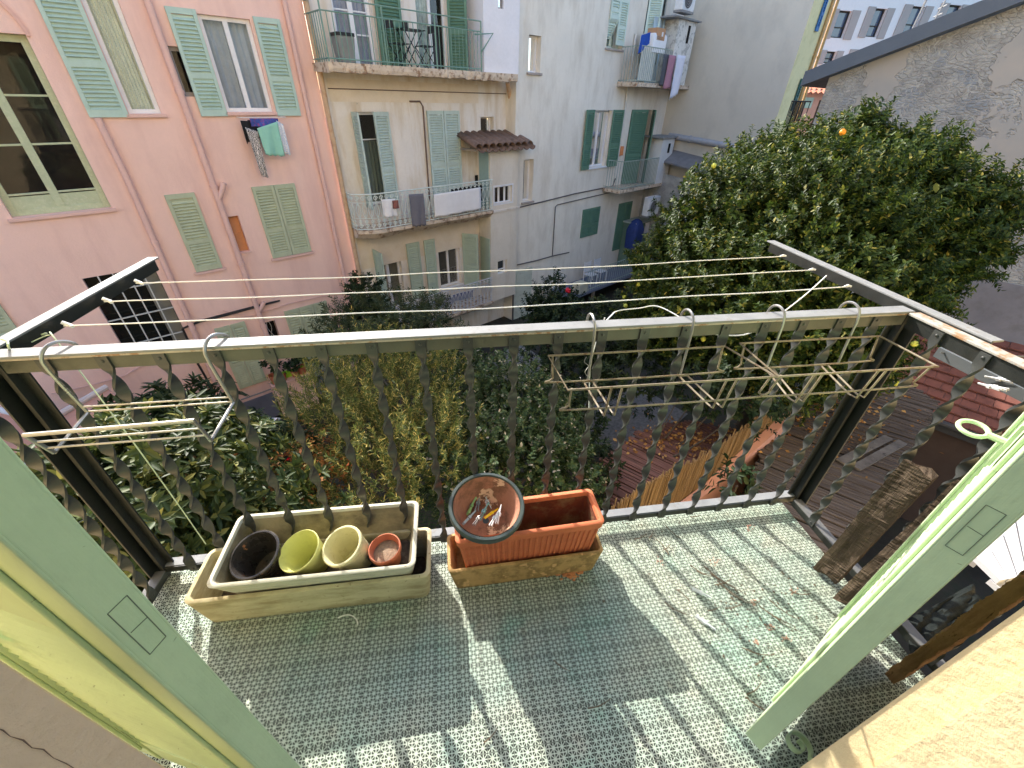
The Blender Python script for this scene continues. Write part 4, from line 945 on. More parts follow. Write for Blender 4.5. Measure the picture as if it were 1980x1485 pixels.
window(cb, h_w2, WHITEF, mull=1, dep=.2); window(cb, h_sm, WHITEF, mull=0, fw=.04, dep=.2)
window(cb, h_d1, WHITEF, fw=.09, mull=1, rails=(.30, .48), dep=.15, curtain=(0, 1, 0, 1), cm=mat('lilac_curtain', c(190, 186, 200), .9, .1, 5)); window(cb, h_d2, WHITEF, fw=.06, mull=1, dep=.15, curtain=(.05, .6, 0, 1), cm=mat('printed_curtain', c(205, 208, 200), .9, .4, 9))
window(cb, h_l1, WHITEF, fw=.07, mull=1, rails=(.74,), dep=.15, curtain=(.45, .95, .1, .98), cm=mat('beige_curtain', c(170, 160, 145), .9))
lw = window(cb, h_l2, WHITEF, fw=.05, mull=1, dep=.15, sill=WHITEF)
# mid floor: one pair ajar, one closed
w1 = (h_w1[1]-h_w1[0])/2+.03
shutter(cb, h_w1[0]-.02, h_w1[2], h_w1[3], w1, PALEB, .02, math.radians(98)); shutter(cb, h_w1[1]+.05, h_w1[2], h_w1[3], w1+.02, PALEB, .03, math.radians(-14), True)
w2 = (h_w2[1]-h_w2[0])/2+.02
shutter(cb, h_w2[0]-.03, h_w2[2], h_w2[3], w2, PALEB, .03); shutter(cb, h_w2[1]+.03, h_w2[2], h_w2[3], w2, PALEB, .03, 0, True)
# lower floor
shutter(cb, h_l1[0]-.02, h_l1[2], h_l1[3], .56, SAGE2, .03, math.radians(92))
xs_ = fs(783, 470)[0]; shutter(cb, xs_, -3.9, fs(800, 468)[1], .44, SAGE2, .04, 0); xs_ = fs(817, 464)[0]; shutter(cb, xs_, -3.9, fs(840, 460)[1], .38, SAGE2, .045, 0)
shutter(cb, fs(893, 455)[0], h_l2[2]-.1, h_l2[3], .55, SAGE2, .03, math.radians(58))
# upper floor green shutters
shutter(cb, fs(726, 40)[0], 2.05, 4.3, .62, DG, .05, math.radians(6)); shutter(cb, fs(862, 60)[0]+.05, 2.05, 4.3, .5, DG, .05, math.radians(50)); 
mb = MB(); xs_ = fs(898, 60)[0]; sbox(mb, xs_, .0, 2.05, xs_+.75, .06, 4.3); cb.part('green_screen', mb, DG)
# tower with the tiled lean-to, and the flush box above it
zt = fs(965, 290, TB)[1]; TS1 = fs(1000, 400, TB)[0]
h_t1 = rect4((956, 362), (990, 358), (990, 390), (956, 394), TB); h_t2 = rect4((963, 505), (980, 502), (979, 528), (962, 530), TB)
mb = MB(); wall(mb, TS0, TS1, -4.6, zt, [h_t1, h_t2], TB, .2); mb.quad((TS0, 0, -4.6), (TS0, TB, -4.6), (TS0, TB, zt), (TS0, 0, zt)); mb.quad((TS0, 0, zt), (TS0, TB, zt), (TS1, TB, zt), (TS1, 0, zt)); mb.quad((TS0, TB, -4.6), (TS0, 0, -4.6), (TS1, 0, -4.6), (TS1, TB, -4.6))
cb.part('stair_tower', mb, mat('tower_plaster', c(228, 218, 204), .88, .06, 1., c(196, 180, 160), .6, 1.6, (1.3, 1.3, .4), .48, .72, bump=.004, bscale=22))
window(cb, h_t1, WHITEF, TB, .03, 2, dep=.1, curtain=(.0, .55, 0, 1), cm=mat('grey_blind', c(150, 146, 150), .8)); window(cb, h_t2, WHITEF, TB, .03, 0, rails=(.3,), dep=.1)
mb = MB(); k_ = .05; a, e, z0, z1 = h_t1
for x0, x1, za, zb in ((a-k_, a, z0-k_, z1+k_), (e, e+k_, z0-k_, z1+k_), (a, e, z1, z1+k_), (a, e, z0-k_, z0)): sbox(mb, x0, TB+.001, za, x1, TB+.012, zb)
cb.part('white_surround', mb, WHITEF)
mb = MB(); zb_ = fs(960, 408, TB)[1]; sbox(mb, TS0-.02, TB+.0, zb_-.04, TS1+.1, TB+.03, zb_+.02); cb.part('string_course', mb, CRM)
mb = MB(); xd, zd = fs(930, 340, .3); sbox(mb, TS0-.03, .12, -1.5, TS0-.004, TB-.06, zt-.05); cb.part('door', mb, mat('grey_blue_door', c(150, 176, 174), .6, .08, 6))
mb = MB(); sbox(mb, TS0-.03, .10, -3.9, TS0-.004, TB-.04, -2.35); cb.part('door', mb, SAGE2)
TILE = mat('brown_clay_tiles', c(128, 104, 92), .85, .25, 8, c(80, 66, 60), .6, 9)
rf = MB(); rs0 = fs(908, 285, TB)[0]; rs1 = fs(1018, 290, TB)[0]; n = 9
for i in range(n):
    x0 = rs0+(rs1-rs0)*(i+.5)/n; R_ = (rs1-rs0)/n*.5
    for side, zz in ((1, .03), (-1, 0)):
        pts = [(PI*j/6) for j in range(7)]
        v = [(x0+(R_*.98)*math.cos(a)+(0 if side > 0 else R_), o_, z_+side*R_*.8*math.sin(a)+zz) for o_, z_ in ((-.0, zt+.34), (TB+.28, zt+.08)) for a in pts]
        m_ = len(pts); rf.add(v, [(j, j+1, m_+j+1, m_+j) for j in range(m_-1)])
ob = cb.part('tiled_roof', rf, TILE, smooth=True); sd = ob.modifiers.new('thickness', 'SOLIDIFY'); sd.thickness = .02
mb = MB(); 
for i in range(6): x = rs0+.1+(rs1-rs0-.2)*i/5; sbox(mb, x-.03, 0, zt+.02, x+.03, TB+.2, zt+.07)
cb.part('rafters', mb, mat('grey_wood', (.3, .24, .19), .85))
bz = fs(968, 147, .75)[1]; bx0 = fs(935, 60, .75)[0]; bx1 = fs(1004, 60, .75)[0]
hb = rect((963, -20), (974, 18), .75)
mb = MB(); wall(mb, bx0, bx1, bz, 5.0, [hb], .75, .15); mb.quad((bx0, 0, bz), (bx0, .75, bz), (bx0, .75, 5), (bx0, 0, 5)); mb.quad((bx1, .75, bz), (bx1, 0, bz), (bx1, 0, 5), (bx1, .75, 5)); mb.quad((bx0, .75, bz), (bx0, 0, bz), (bx1, 0, bz), (bx1, .75, bz))
cb.part('box_bay', mb, mat('white_bay_plaster', c(236, 232, 236), .85, .04, 1.2, bump=.002, bscale=25))
window(cb, hb, mat('grey_frame', c(150, 145, 145), .6), .75, .03, 0, dep=.08)
# top balcony
sz = fs(800, 140, .85)[1]; ss0 = fs(636, 130, .85)[0]; ss1 = fs(1002, 150, .85)[0]
mb = MB()
nn = 60
for i in range(nn+1):
    x = ss0+(ss1-ss0)*i/nn; e_ = .012*RNG.normal()
    mb.v += [(x, 0, sz+.1), (x, .85+e_*.5, sz+.1), (x, .85+e_, sz), (x, .83+e_, sz-.07+e_), (x, 0, sz-.05)]
mb.f = [(i*5+j, i*5+(j+1) % 5, i*5+5+(j+1) % 5, i*5+5+j) for i in range(nn) for j in range(5)]+[(0, 1, 2, 3, 4), tuple(nn*5+j for j in (4, 3, 2, 1, 0))]
bal = cb.part('balcony', mb, STONE)
GRN = mat('green_grey_iron', c(118, 150, 138), .5, .1, 9)
def barrail(b, s0, s1, o, z0, h, m, step=.115, mid=None, side=True, parent=None, extra=None, r=.009):
    mb = MB(); n = int((s1-s0)/step)
    for i in range(n+1): x = s0+(s1-s0)*i/n; mb.tube([(x, o, z0), (x, o, z0+h*(mid or 1))], r, 5)
    for z in [z0+.06, z0+h]+([z0+h*mid] if mid else []): mb.tube([(s0, o, z), (s1, o, z)], .014, 6); 
    if side:
        for i in range(int(o/step)): mb.tube([(s0, o-step*(i+1), z0), (s0, o-step*(i+1), z0+h*(mid or 1))], r, 5)
        for z in [z0+.06, z0+h]+([z0+h*mid] if mid else []): mb.tube([(s0, 0, z), (s0, o, z)], .014, 6)
    for x in (s0, s0+(s1-s0)*.33, s0+(s1-s0)*.66, s1): mb.tube([(x, o, z0-.08), (x, o, z0+h)], .018, 6)
    if extra: extra(mb)
    return b.part('balcony_railing', mb, m, parent)
bs1 = fs(932, 130, .82)[0]
barrail(cb, ss0+.05, bs1, .80, sz+.1, 1.02, GRN, mid=.80, parent=bal, extra=lambda m: (m.tube([(bs1-.2, .8, sz+.85), (bs1+.28, .95, sz+.9), (bs1, .8, sz+.5)], .02, 6)))
# mid balcony, slightly bowed, scroll iron
def bowed(s0, s1, o, n=24): return [(s0+.02, 0.03), *[(s0+(s1-s0)*i/n, o-.30*max(0, 1-i/(n*.12))**1.5) for i in range(n+1)]]
def slab2(b, path, z0, z1, m, name='balcony'):
    mb = MB(); n = len(path)
    P = path+[(path[-1][0], 0.0)]
    k = len(P); mb.v = [(x, o_, z1) for x, o_ in P]+[(x, o_-.0, z0) for x, o_ in P]+[(x, max(0, o_-.18), z0-.12-.05*abs(math.sin(x*2.1))) for x, o_ in P]
    mb.f = [tuple(range(k)), *[(i, i+1, k+i+1, k+i) for i in range(k-1)], *[(k+i, k+i+1, 2*k+i+1, 2*k+i) for i in range(k-1)], tuple(range(3*k-1, 2*k-1, -1))]
    return b.part(name, mb, m)
def scrollrail(b, path, z0, h, m, step=.15, parent=None, name='balcony_railing'):
    mb = MB(); L = [0]
    for i in range(1, len(path)): L.append(L[-1]+math.dist(path[i], path[i-1]))
    def at(l):
        l = min(max(l, 0), L[-1]-1e-6)
        for i in range(1, len(path)):
            if l <= L[i]: t = (l-L[i-1])/max(1e-9, L[i]-L[i-1]); return (path[i-1][0]+(path[i][0]-path[i-1][0])*t, path[i-1][1]+(path[i][1]-path[i-1][1])*t)
    n = int(L[-1]/step)
    for z, r in ((z0+.03, .012), (z0+.30, .008), (z0+h-.2, .008), (z0+h, .018)): mb.tube([(*at(l), z) for l in np.linspace(0, L[-1], 40)], r, 5)
    for i in range(n):
        l = L[-1]*(i+.5)/n; q = at(l); mb.tube([(*q, z0), (*q, z0+h)], .007, 4)
        for zc, rr in ((z0+.11, .055), (z0+.22, .045), (z0+h-.10, .06)):
            mb.tube([(*at(l+rr*math.cos(a)*(1-a/12)), zc+rr*math.sin(a)*(1-a/12)) for a in np.linspace(0, 7.5, 14)], .0105, 4)
        mb.tube([(*at(l+.055*math.sin(t*PI)), z0+.30+(h-.5)*t) for t in np.linspace(0, 1, 8)], .0105, 4)
        mb.tube([(*at(l-.055*math.sin(t*PI)), z0+.30+(h-.5)*t) for t in np.linspace(0, 1, 8)], .0105, 4)
    return b.part(name, mb, m, parent)
WRT = mat('pale_wrought_iron', c(214, 222, 216), .5, .1, 9); WRT2 = mat('grey_wrought_iron', c(205, 206, 212), .5, .1, 9)
mz = fs(800, 438, .75)[1]; ms0 = fs(700, 440, .75)[0]; ms1 = TS0+.0
pth = bowed(ms0, ms1, .78); mbal = slab2(cb, pth, mz-.02, mz+.06, STONE); scrollrail(cb, [(x, max(.02, o_-.04)) for x, o_ in pth], mz+.065, .88, WRT, parent=mbal)
lz = fs(900, 604, .75)[1]; ls0 = fs(822, 615, .75)[0]-1.6; ls1 = TS0
pth = [(ls0, 0.02), (ls0, .75), (ls1, .75)]; lbal = slab2(cb, pth, lz-.02, lz+.06, STONE); scrollrail(cb, [(ls0, .02), (ls0, .71), (ls1-.02, .71)], lz+.065, .88, WRT2, parent=lbal)
# pipes
xs_ = fs(990, 170, .12)[0]; pipe(cb, [(xs_-.35, .3, 1.95), (xs_-.1, .14, 1.6), (xs_, .12, 1.4), (xs_, .12, zt+.4)], .065, RUSTP)
sxp = CS0+.03; pipe(cb, [(sxp, .1, 4.9), (sxp, .1, -3.2)], .055, RUSTP)
mb = MB(); P = [fs(*q, .03) for q in ((792, 196), (812, 196), (818, 206), (831, 390))]; mb.tube([(x, .03, z) for x, z in P], .02, 6); cb.part('conduit', mb, mat('brown_conduit', (.16, .1, .08), .6), smooth=True)
mb = MB(); z_ = fs(800, 176)[1]; mb.tube([(CS0+.1, .02, z_), (fs(985, 185)[0], .02, z_)], .012, 5); cb.part('conduit', mb, mat('brown_conduit', (.16, .1, .08), .6))
# things on the balconies
def fthing(name, label, cat, s, o, z, group=None): return empty(name, tuple(FW(s, o, z)), math.radians(35), label, cat, group)
BLK = mat('black_metal_furniture', (.025, .025, .028), .5)
def xlegs(mb, x0, x1, y, z0, z1, r=.012): mb.tube([(x0, y, z0), (x1, y, z1)], r, 5); mb.tube([(x1, y, z0), (x0, y, z1)], r, 5)
ts, tz_ = fs(800, 120, .5); fz = sz+.1
t = fthing('folding_table', 'small black folding table standing on the top cream balcony', 'table', fs(798, 120, .5)[0], .5, fz)
mb = MB()
for k in range(6): mb.box(-.3, -.2+.068*k, .70, .3, -.14+.068*k, .72)
mb.build('tabletop', BLK, t); mb = MB(); xlegs(mb, -.25, .25, -.15, 0, .7); xlegs(mb, -.25, .25, .15, 0, .7); mb.build('legs', BLK, t)
mb = MB(); mb.lathe([(.05, 0), (.065, .02), (.065, .14), (.06, .14), (.055, .03)], 14); tag(mb.build('black_pot', BLK, loc=tuple(FW(fs(790, 120, .5)[0], .5, fz+.722))), 'small black pot standing on the folding table', 'pot')
def fchair(px, rz, label):
    t = fthing('folding_chair', label, 'chair', fs(px, 120, .5)[0], .5, fz, 'black folding chairs on the top balcony'); t.rotation_euler[2] += rz
    mb = MB()
    for k in range(5): mb.box(-.19, -.18+.075*k, .43, .19, -.12+.075*k, .445)
    mb.build('seat', BLK, t); mb = MB()
    for y in (-.18, .18): xlegs(mb, -.18, .18, y, 0, .43); mb.tube([(-.18, y, .43), (-.24, y, .85)], .012, 5)
    mb.build('frame', BLK, t); mb = MB(); mb.box(-.245, -.18, .70, -.215, .18, .84); mb.build('backrest', BLK, t)
fchair(776, 0, 'black folding chair left of the folding table'); fchair(825, PI, 'black folding chair right of the folding table')
t = fthing('planter', 'tall grey planter with a dark rim at the left end of the top balcony', 'planter', fs(668, 110, .5)[0], .5, fz)
mb = MB(); mb.rloft([(.15, .15, 0, .03), (.19, .19, .42, .03), (.19, .19, .46, .03)]); mb.build('planter_body', mat('grey_planter', c(140, 142, 140), .7), t); mb = MB(); mb.rloft([(.2, .2, .461, .03), (.2, .2, .52, .03), (.17, .17, .52, .03), (.17, .17, .47, .03)]); mb.build('planter_rim', BLK, t)
def loc_on(px, py, o): s_, z_ = fs(px, py, o); return s_, z_
cloth('hanging_towel', 'white towel hung over the left of the wrought iron balcony', ((737, 386), (764, 384)), (.44, .44), mat('white_cloth', c(232, 230, 232), .9, .04, 6), 'laundry on the wrought iron balcony', .80, seed=7)
t = cloth('hanging_cloth', 'small brown cloth with a white square beside the white towel', ((758, 388), (770, 387)), (.20, .2), mat('brown_cloth', c(140, 92, 84), .9), 'laundry on the wrought iron balcony', .82, seed=8)
cloth('hanging_trousers', 'grey patterned trousers hung upside down from the wrought iron balcony', ((790, 376), (819, 374)), (.84, .84), patmat('grey_flecked_cloth', c(84, 82, 92), c(130, 128, 136), 30), 'laundry on the wrought iron balcony', .82, flare=.9, seed=9)
cloth('hanging_sheet', 'white sheet hung over the right of the wrought iron balcony', ((838, 376), (929, 362)), (.62, .62), mat('white_cloth', c(232, 230, 232), .9, .04, 6), 'laundry on the wrought iron balcony', .80, fold=.01, seed=10)
cloth('hanging_cloth', 'dark cloth behind the white sheet on the wrought iron balcony', ((872, 366), (932, 354)), (.3, .5), mat('black_cloth', (.02, .02, .025), .9), 'laundry on the wrought iron balcony', .62, fold=.004, seed=11)
for i, (px, lb) in enumerate(((858, 'left of two blue sheets draped inside the lowest balcony'), (895, 'right of two blue sheets draped inside the lowest balcony'))):
    cloth('draped_sheet', lb, ((px-20, 582-i*12), (px+20, 573-i*12)), (.25, .25), mat('slate_blue_cloth', c(112, 116, 150), .9, .3, 12), 'blue sheets on the lowest balcony', .5, seed=20+i)

# ------------------------------------------------------------------ grey white building on the right
OF = .45
fb = Bld('white_building', 'grey white apartment building with green shutters and small corner balconies on the right', 14.)
FS0, FS1 = TS1+.0, fs(1290, 200, OF)[0]
g_a = rect4((1022, 68), (1046, 68), (1045, 140), (1022, 141), OF); g_b = rect4((1013, 308), (1031, 308), (1030, 388), (1010, 391), OF)
g_t = rect4((1180, -40), (1212, -40), (1202, 95), (1170, 95), OF); g_t = (fs(1172, 90, OF)[0], fs(1203, 92, OF)[0], fs(1185, 94, OF)[1], 4.3)
g_m = rect4((1148, 214), (1184, 213), (1171, 320), (1138, 325), OF); g_l = rect4((1128, 405), (1160, 399), (1153, 452), (1120, 460), OF)
g_dr = (fs(1197, 392, OF)[0], fs(1222, 390, OF)[0], -4.2, fs(1210, 391, OF)[1]); g_gd = rect4((1000, 520), (1035, 515), (1025, 600), (1000, 605), OF); g_gd = (FS0+.08, fs(1026, 560, OF)[0], GZ, fs(1015, 519, OF)[1])
g_fd = (fs(1222, 212, OF)[0], fs(1262, 210, OF)[0], fs(1205, 355, OF)[1], fs(1240, 212, OF)[1]); g_td = (fs(1254, 0, OF)[0], fs(1283, 0, OF)[0], 2.7, 4.9)
mb = MB(); wall(mb, FS0, FS1, GZ, 5.3, [g_a, g_b, g_t, g_m, g_fd, g_td], OF, .3); mb.quad((FS0, -.4, GZ), (FS0, OF, GZ), (FS0, OF, 5), (FS0, -.4, 5)); mb.quad((FS0, -1, 5), (FS0, OF, 5), (FS0, OF, 5.3), (FS0, -1, 5.3)); sbox(mb, FS0, -5, 5.3, FS1, OF, 5.32)
fb.part('wall', mb, FLT)
window(fb, g_a, WHITEF, OF, .05, 0, dep=.22, sill=mat('grey_stone_sill', c(170, 158, 150), .8)); window(fb, g_b, WHITEF, OF, .05, 0, dep=.22, sill=mat('grey_stone_sill', c(170, 158, 150), .8))
window(fb, g_m, WHITEF, OF, .06, 1, dep=.2, sill=WHITEF, curtain=(.05, .95, .05, .95), cm=mat('lace_curtain', c(200, 200, 204), .9, .1, 9))
window(fb, g_t, mat('pale_green_frame', c(205, 216, 200), .6), OF, .05, 1, dep=.2, sill=mat('grey_stone_sill', c(170, 158, 150), .8))
hwid = (g_t[1]-g_t[0])/2
PG = mat('pale_green_white_shutter', c(206, 222, 212), .6, .06, 6)
shutter(fb, g_t[0]-.02, g_t[2]+.75, g_t[3], hwid+.02, PG, OF+.02); shutter(fb, g_t[1]+.02, g_t[2]+.1, g_t[3], hwid+.02, PG, OF+.02, 0, True)
ob = MB(); lf = leaf(hwid+.02, .85, 0, .062); lf.xf(Matrix.Translation((g_t[0]-.02, OF+.03, g_t[2]+.75+.02)) @ Matrix.Rotation(math.radians(-28), 4, 'X') @ Matrix.Translation((0, 0, -.85))); fb.part('tilted_shutter_flap', lf, PG)
sw = .45
for (h_, m_) in ((g_m, DG),):
    shutter(fb, h_[0]-.02, h_[2]-.04, h_[3]+.02, .50, m_, OF+.02, math.radians(-6), True); shutter(fb, h_[1]+.03, h_[2]-.04, h_[3]+.02, .62, m_, OF+.02, math.radians(3))
hwid = (g_l[1]-g_l[0])/2
shutter(fb, g_l[0], g_l[2], g_l[3], hwid-.005, DG, OF+.005); shutter(fb, g_l[1], g_l[2], g_l[3], hwid-.005, DG, OF+.005, 0, True)
hwid = (g_dr[1]-g_dr[0])/2
shutter(fb, g_dr[0], g_dr[2], g_dr[3], hwid-.005, DG, OF+.005); shutter(fb, g_dr[1], g_dr[2], g_dr[3], hwid-.005, DG, OF+.005, 0, True)
mb = MB(); sbox(mb, g_gd[0], OF+.004, g_gd[2], g_gd[1], OF+.04, g_gd[3]); sbox(mb, g_gd[0]+.1, OF+.04, g_gd[2]+.9, g_gd[1]-.1, OF+.05, g_gd[3]-.1); fb.part('garden_door', mb, mat('pale_grey_green_door', c(200, 204, 190), .6, .06, 5, c(150, 140, 120), .4, 7))
hwid = (g_fd[1]-g_fd[0])/2
shutter(fb, g_fd[0], g_fd[2], g_fd[3], hwid+.12, DG, OF+.02, math.radians(12)); shutter(fb, g_fd[1], g_fd[2], g_fd[3], hwid+.05, DG, OF+.02, math.radians(-40), True)
fdw = window(fb, g_fd, mat('grey_frame', c(150, 145, 145), .6), OF, .05, 1, dep=.22); window(fb, g_td, mat('grey_frame', c(150, 145, 145), .6), OF, .05, 1, dep=.22)
shutter(fb, g_td[0], g_td[2], g_td[3], .5, PG, OF+.03, math.radians(40)); shutter(fb, g_td[1], g_td[2], g_td[3], .5, mat('grey_shutter', c(140, 150, 150), .6), OF+.03, math.radians(-40), True)
# its two corner balconies with closets
def cbalc(pf, pslab, pbx, h, m, lab, bar=.11):
    z = fs(*pslab, OF+.8)[1]; s0 = fs(*pf, OF+.8)[0]; s1 = FS1+.9
    mb = MB(); sbox(mb, s0-.05, OF, z-.12, s1, OF+.84, z); bl = fb.part('balcony', mb, STONE)
    q = MB(); n = int((s1-s0)/bar)
    xb = fs(*pbx, OF+.8)[0]
    n = int((xb-s0)/bar)
    for i in range(n+1): x = s0+(xb-s0)*i/n; q.tube([(x, OF+.8, z), (x, OF+.8, z+h)], .010, 5)
    for i in range(1, 7): q.tube([(s0, OF+.8*i/7, z), (s0, OF+.8*i/7, z+h)], .010, 5)
    for zz in (.06, h): q.tube([(s0, OF, z+zz), (s0, OF+.8, z+zz), (xb, OF+.8, z+zz)], .016, 6)
    fb.part('balcony_railing', q, m, bl); return s0, s1, xb, z, bl
s0, s1, xb, z, bl = cbalc((1200, 355), (1215, 365), (1266, 350), 1.0, mat('grey_green_iron', c(160, 172, 164), .5), 0)
mb = MB(); zt1 = fs(1270, 268, OF+.8)[1]; sbox(mb, xb, OF, z, xb+.95, OF+.82, zt1); cl = fb.part('closet', mb, mat('white_closet', c(226, 226, 226), .7, .06, 4), bl)
mb = MB(); sbox(mb, xb+.5, OF+.825, z+1.15, xb+.66, OF+.835, z+1.5); fb.part('vent_window', mb, DARK, cl); mb = MB(); sbox(mb, xb-.25, OF-.05, zt1+.003, xb+1.05, OF+.95, zt1+.06); fb.part('closet_roof', mb, mat('grey_sheet_roof', c(140, 142, 145), .6), cl)
s0, s1, xb, z, bl = cbalc((1232, 155), (1245, 160), (1290, 155), 1.0, mat('grey_green_iron', c(160, 172, 164), .5), 0)
mb = MB(); zt2 = fs(1320, 38, OF+.8)[1]; sbox(mb, xb+.05, OF, z-.1, xb+1.3, OF+.82, zt2); cl = fb.part('closet', mb, mat('peeling_white_closet', c(222, 220, 216), .8, .08, 4, c(170, 168, 165), .8, 6, None, .52, .58), bl)
mb = MB(); sbox(mb, xb+.75, OF+.825, z+1.25, xb+.9, OF+.835, z+1.75); fb.part('vent_window', mb, DARK, cl); mb = MB(); sbox(mb, xb-.5, OF-.05, zt2+.003, xb+1.4, OF+.95, zt2+.05); fb.part('closet_roof', mb, mat('grey_sheet_roof', c(140, 142, 145), .6), cl)
mb = MB(); sbox(mb, s0+.1, OF+.74, z+.05, s0+.95, OF+.76, z+.92); fb.part('wind_screen', mb, mat('white_reed_screen', c(214, 214, 208), .8, .1, 5), bl)
mb = MB(); 
for k in range(12): sbox(mb, xb-.75+.06*k, OF+.3, z, xb-.705+.06*k, OF+.32, z+1.9)
fb.part('slat_screen', mb, mat('pale_blue_screen', c(190, 210, 222), .6), bl)
blz = z
cb1 = fthing('cardboard_box', 'brown cardboard box on top of the right hand upper balcony', 'box', fs(1268, 72, OF+.6)[0], OF+.6, fs(1268, 80, OF+.6)[1])
mb = MB(); mb.box(-.26, -.2, 0, .26, .2, .34); mb.build('carton', mat('brown_cardboard', c(188, 146, 112), .8, .06, 5), cb1, bevel=.01); mb = MB(); mb.box(.03, -.204, .12, .13, -.201, .24); mb.build('white_label', WHITEF, cb1)
mb = MB(); mb.rloft([(.42, .3, 0, .05), (.42, .3, .45, .05), (.38, .26, .52, .05)]); tag(mb.build('white_chest', WHITEF, loc=tuple(FW(fs(1262, 100, OF+.55)[0], OF+.5, fs(1262, 103, OF+.55)[1])), rot=(0, 0, math.radians(35)), smooth=True), 'white chest under the cardboard box on the upper corner balcony', 'chest')
cloth('hanging_cloth', 'bright blue cloth hanging beside the cardboard box', ((1240, 68), (1258, 62)), (.5, .3), mat('royal_blue_cloth', c(40, 80, 170), .9, .15, 6), None, OF+.78, seed=12)
cloth('hanging_towel', 'dusty pink towel drying right of the upper corner balcony', ((1294, 106), (1308, 108)), (1.0, .95), mat('dusty_pink_cloth', c(176, 128, 144), .9, .06, 5), 'laundry on the upper corner balcony', OF+.95, seed=13)
cloth('hanging_shirt', 'white shirt drying rightmost on the upper corner balcony', ((1310, 106), (1326, 108)), (1.35, 1.15), mat('white_lilac_cloth', c(226, 226, 240), .9, .04, 5), 'laundry on the upper corner balcony', OF+1.0, seed=14)
cloth('hanging_cloth', 'dark grey cloth hanging left of the pink towel', ((1284, 104), (1294, 106)), (.9, .9), mat('dark_grey_cloth', c(92, 92, 98), .9), 'laundry on the upper corner balcony', OF+.9, seed=15)
def acunit(px, py, o, label, w_=.8, h_=.58):
    s_, z_ = fs(px, py, o); t = fthing('air_conditioner', label, 'air conditioner', s_, o, z_)
    mb = MB(); mb.box(-w_/2, -.15, 0, w_/2, .15, h_); mb.build('casing', mat('white_metal_casing', c(226, 226, 228), .5), t, bevel=.02)
    mb = MB()
    for r_ in (.07, .13, .19, .235): mb.tube([(-.08+r_*math.cos(a), -.16, h_/2+r_*math.sin(a)) for a in np.linspace(0, 2*PI, 28, endpoint=False)], .007, 5, closed=True)
    mb.build('fan_grille', mat('grey_grille', (.3, .3, .31), .5), t); mb = MB(); mb.lathe([(.23, 0), (.23, .004)], 28); mb.xf(Matrix.Translation((-.08, -.151, h_/2)) @ Matrix.Rotation(PI/2, 4, 'X')); mb.build('fan_opening', mat('dark_fan', (.08, .08, .09), .6), t)
    mb = MB(); mb.box(-w_/2, -.16, -.06, w_/2, .16, -.003); mb.build('bracket', mat('grey_bracket', (.25, .25, .26), .5), t)
acunit(1322, 22, OF+1.0, 'white air conditioner on top of the peeling closet, upper right'); acunit(1256, 415, OF+.9, 'white air conditioner under the lower corner balcony', .85, .75)
# things on the ground floor strip of the white building
mb = MB(); P = [fs(*q, OF+.03) for q in ((1000, 402), (1050, 390), (1110, 375), (1185, 360), (1190, 345))]; mb.tube([(x, OF+.03, z) for x, z in P], .022, 6); CDG = mat('grey_conduit', c(96, 90, 90), .6); fb.part('conduit', mb, CDG, smooth=True); mb = MB()
P = [fs(*q, OF+.03) for q in ((1068, 495), (1074, 400), (1078, 396), (1180, 372), (1188, 350))]; mb.tube([(x, OF+.03, z) for x, z in P], .018, 6); fb.part('conduit', mb, CDG, smooth=True); mb = MB()
P = [fs(*q, OF+.03) for q in ((1000, 512), (1040, 503), (1068, 495), (1100, 488))]; mb.tube([(x, OF+.04, z) for x, z in P], .022, 6)
fb.part('conduit', mb, mat('grey_conduit', c(96, 90, 90), .6), smooth=True)
xq = FS0+.02; pipe(fb, [(xq, OF+.04, zt-.2), (xq, OF+.04, GZ)], .03, mat('grey_conduit', c(96, 90, 90), .6), collars=False)
xq = fs(1240, 250, OF)[0]
mb = MB(); x_, z_ = fs(1202, 292, OF+.1); sbox(mb, x_-.10, OF+.0, z_-.16, x_+.10, OF+.12, z_+.16); tag(fb.part('meter_box', mb, mat('orange_plastic', c(220, 140, 90), .6)), None)
x_, z_ = fs(1215, 300, OF+.1); pipe(fb, [(fs(1215, 150, OF)[0], OF+.05, 3.5), (fs(1215, 150, OF)[0], OF+.05, -.4)], .04, mat('white_pipe', c(220, 214, 206), .6))
# deck with railing, chairs, box and blue tarp by the green door
dz = fs(1180, 545, OF+1.1)[1]; d0 = fs(1108, 530, OF+1.1)[0]; d1 = fs(1225, 505, OF+1.1)[0]
dk_ = Bld('garden_deck', 'small raised grey deck with an iron guard in front of the white building', (d0+d1)/2, 'deck')
mb = MB(); sbox(mb, d0, OF+.02, dz-.1, d1+1.5, OF+1.2, dz); dk_.part('decking', mb, mat('grey_blue_boards', c(120, 124, 140), .7, .1, 3))
q = MB(); n = 22
for i in range(n+1): x = d0+.9+(d1-d0-.9)*i/n; q.tube([(x, OF+1.15, dz), (x, OF+1.15, dz+.85)], .010, 5)
for zz in (.08, .85): q.tube([(d0+.9, OF+1.15, dz+zz), (d1, OF+1.15, dz+zz)], .016, 6)
dk_.part('guard_rail', q, mat('grey_green_iron', c(160, 172, 164), .5))
mb = MB()
for x in (d0+.1, d0+1.5, d1): sbox(mb, x-.05, OF+1.05, GZ, x+.05, OF+1.15, dz-.1)
dk_.part('support_posts', mb, mat('grey_wood', (.3, .24, .19), .85))
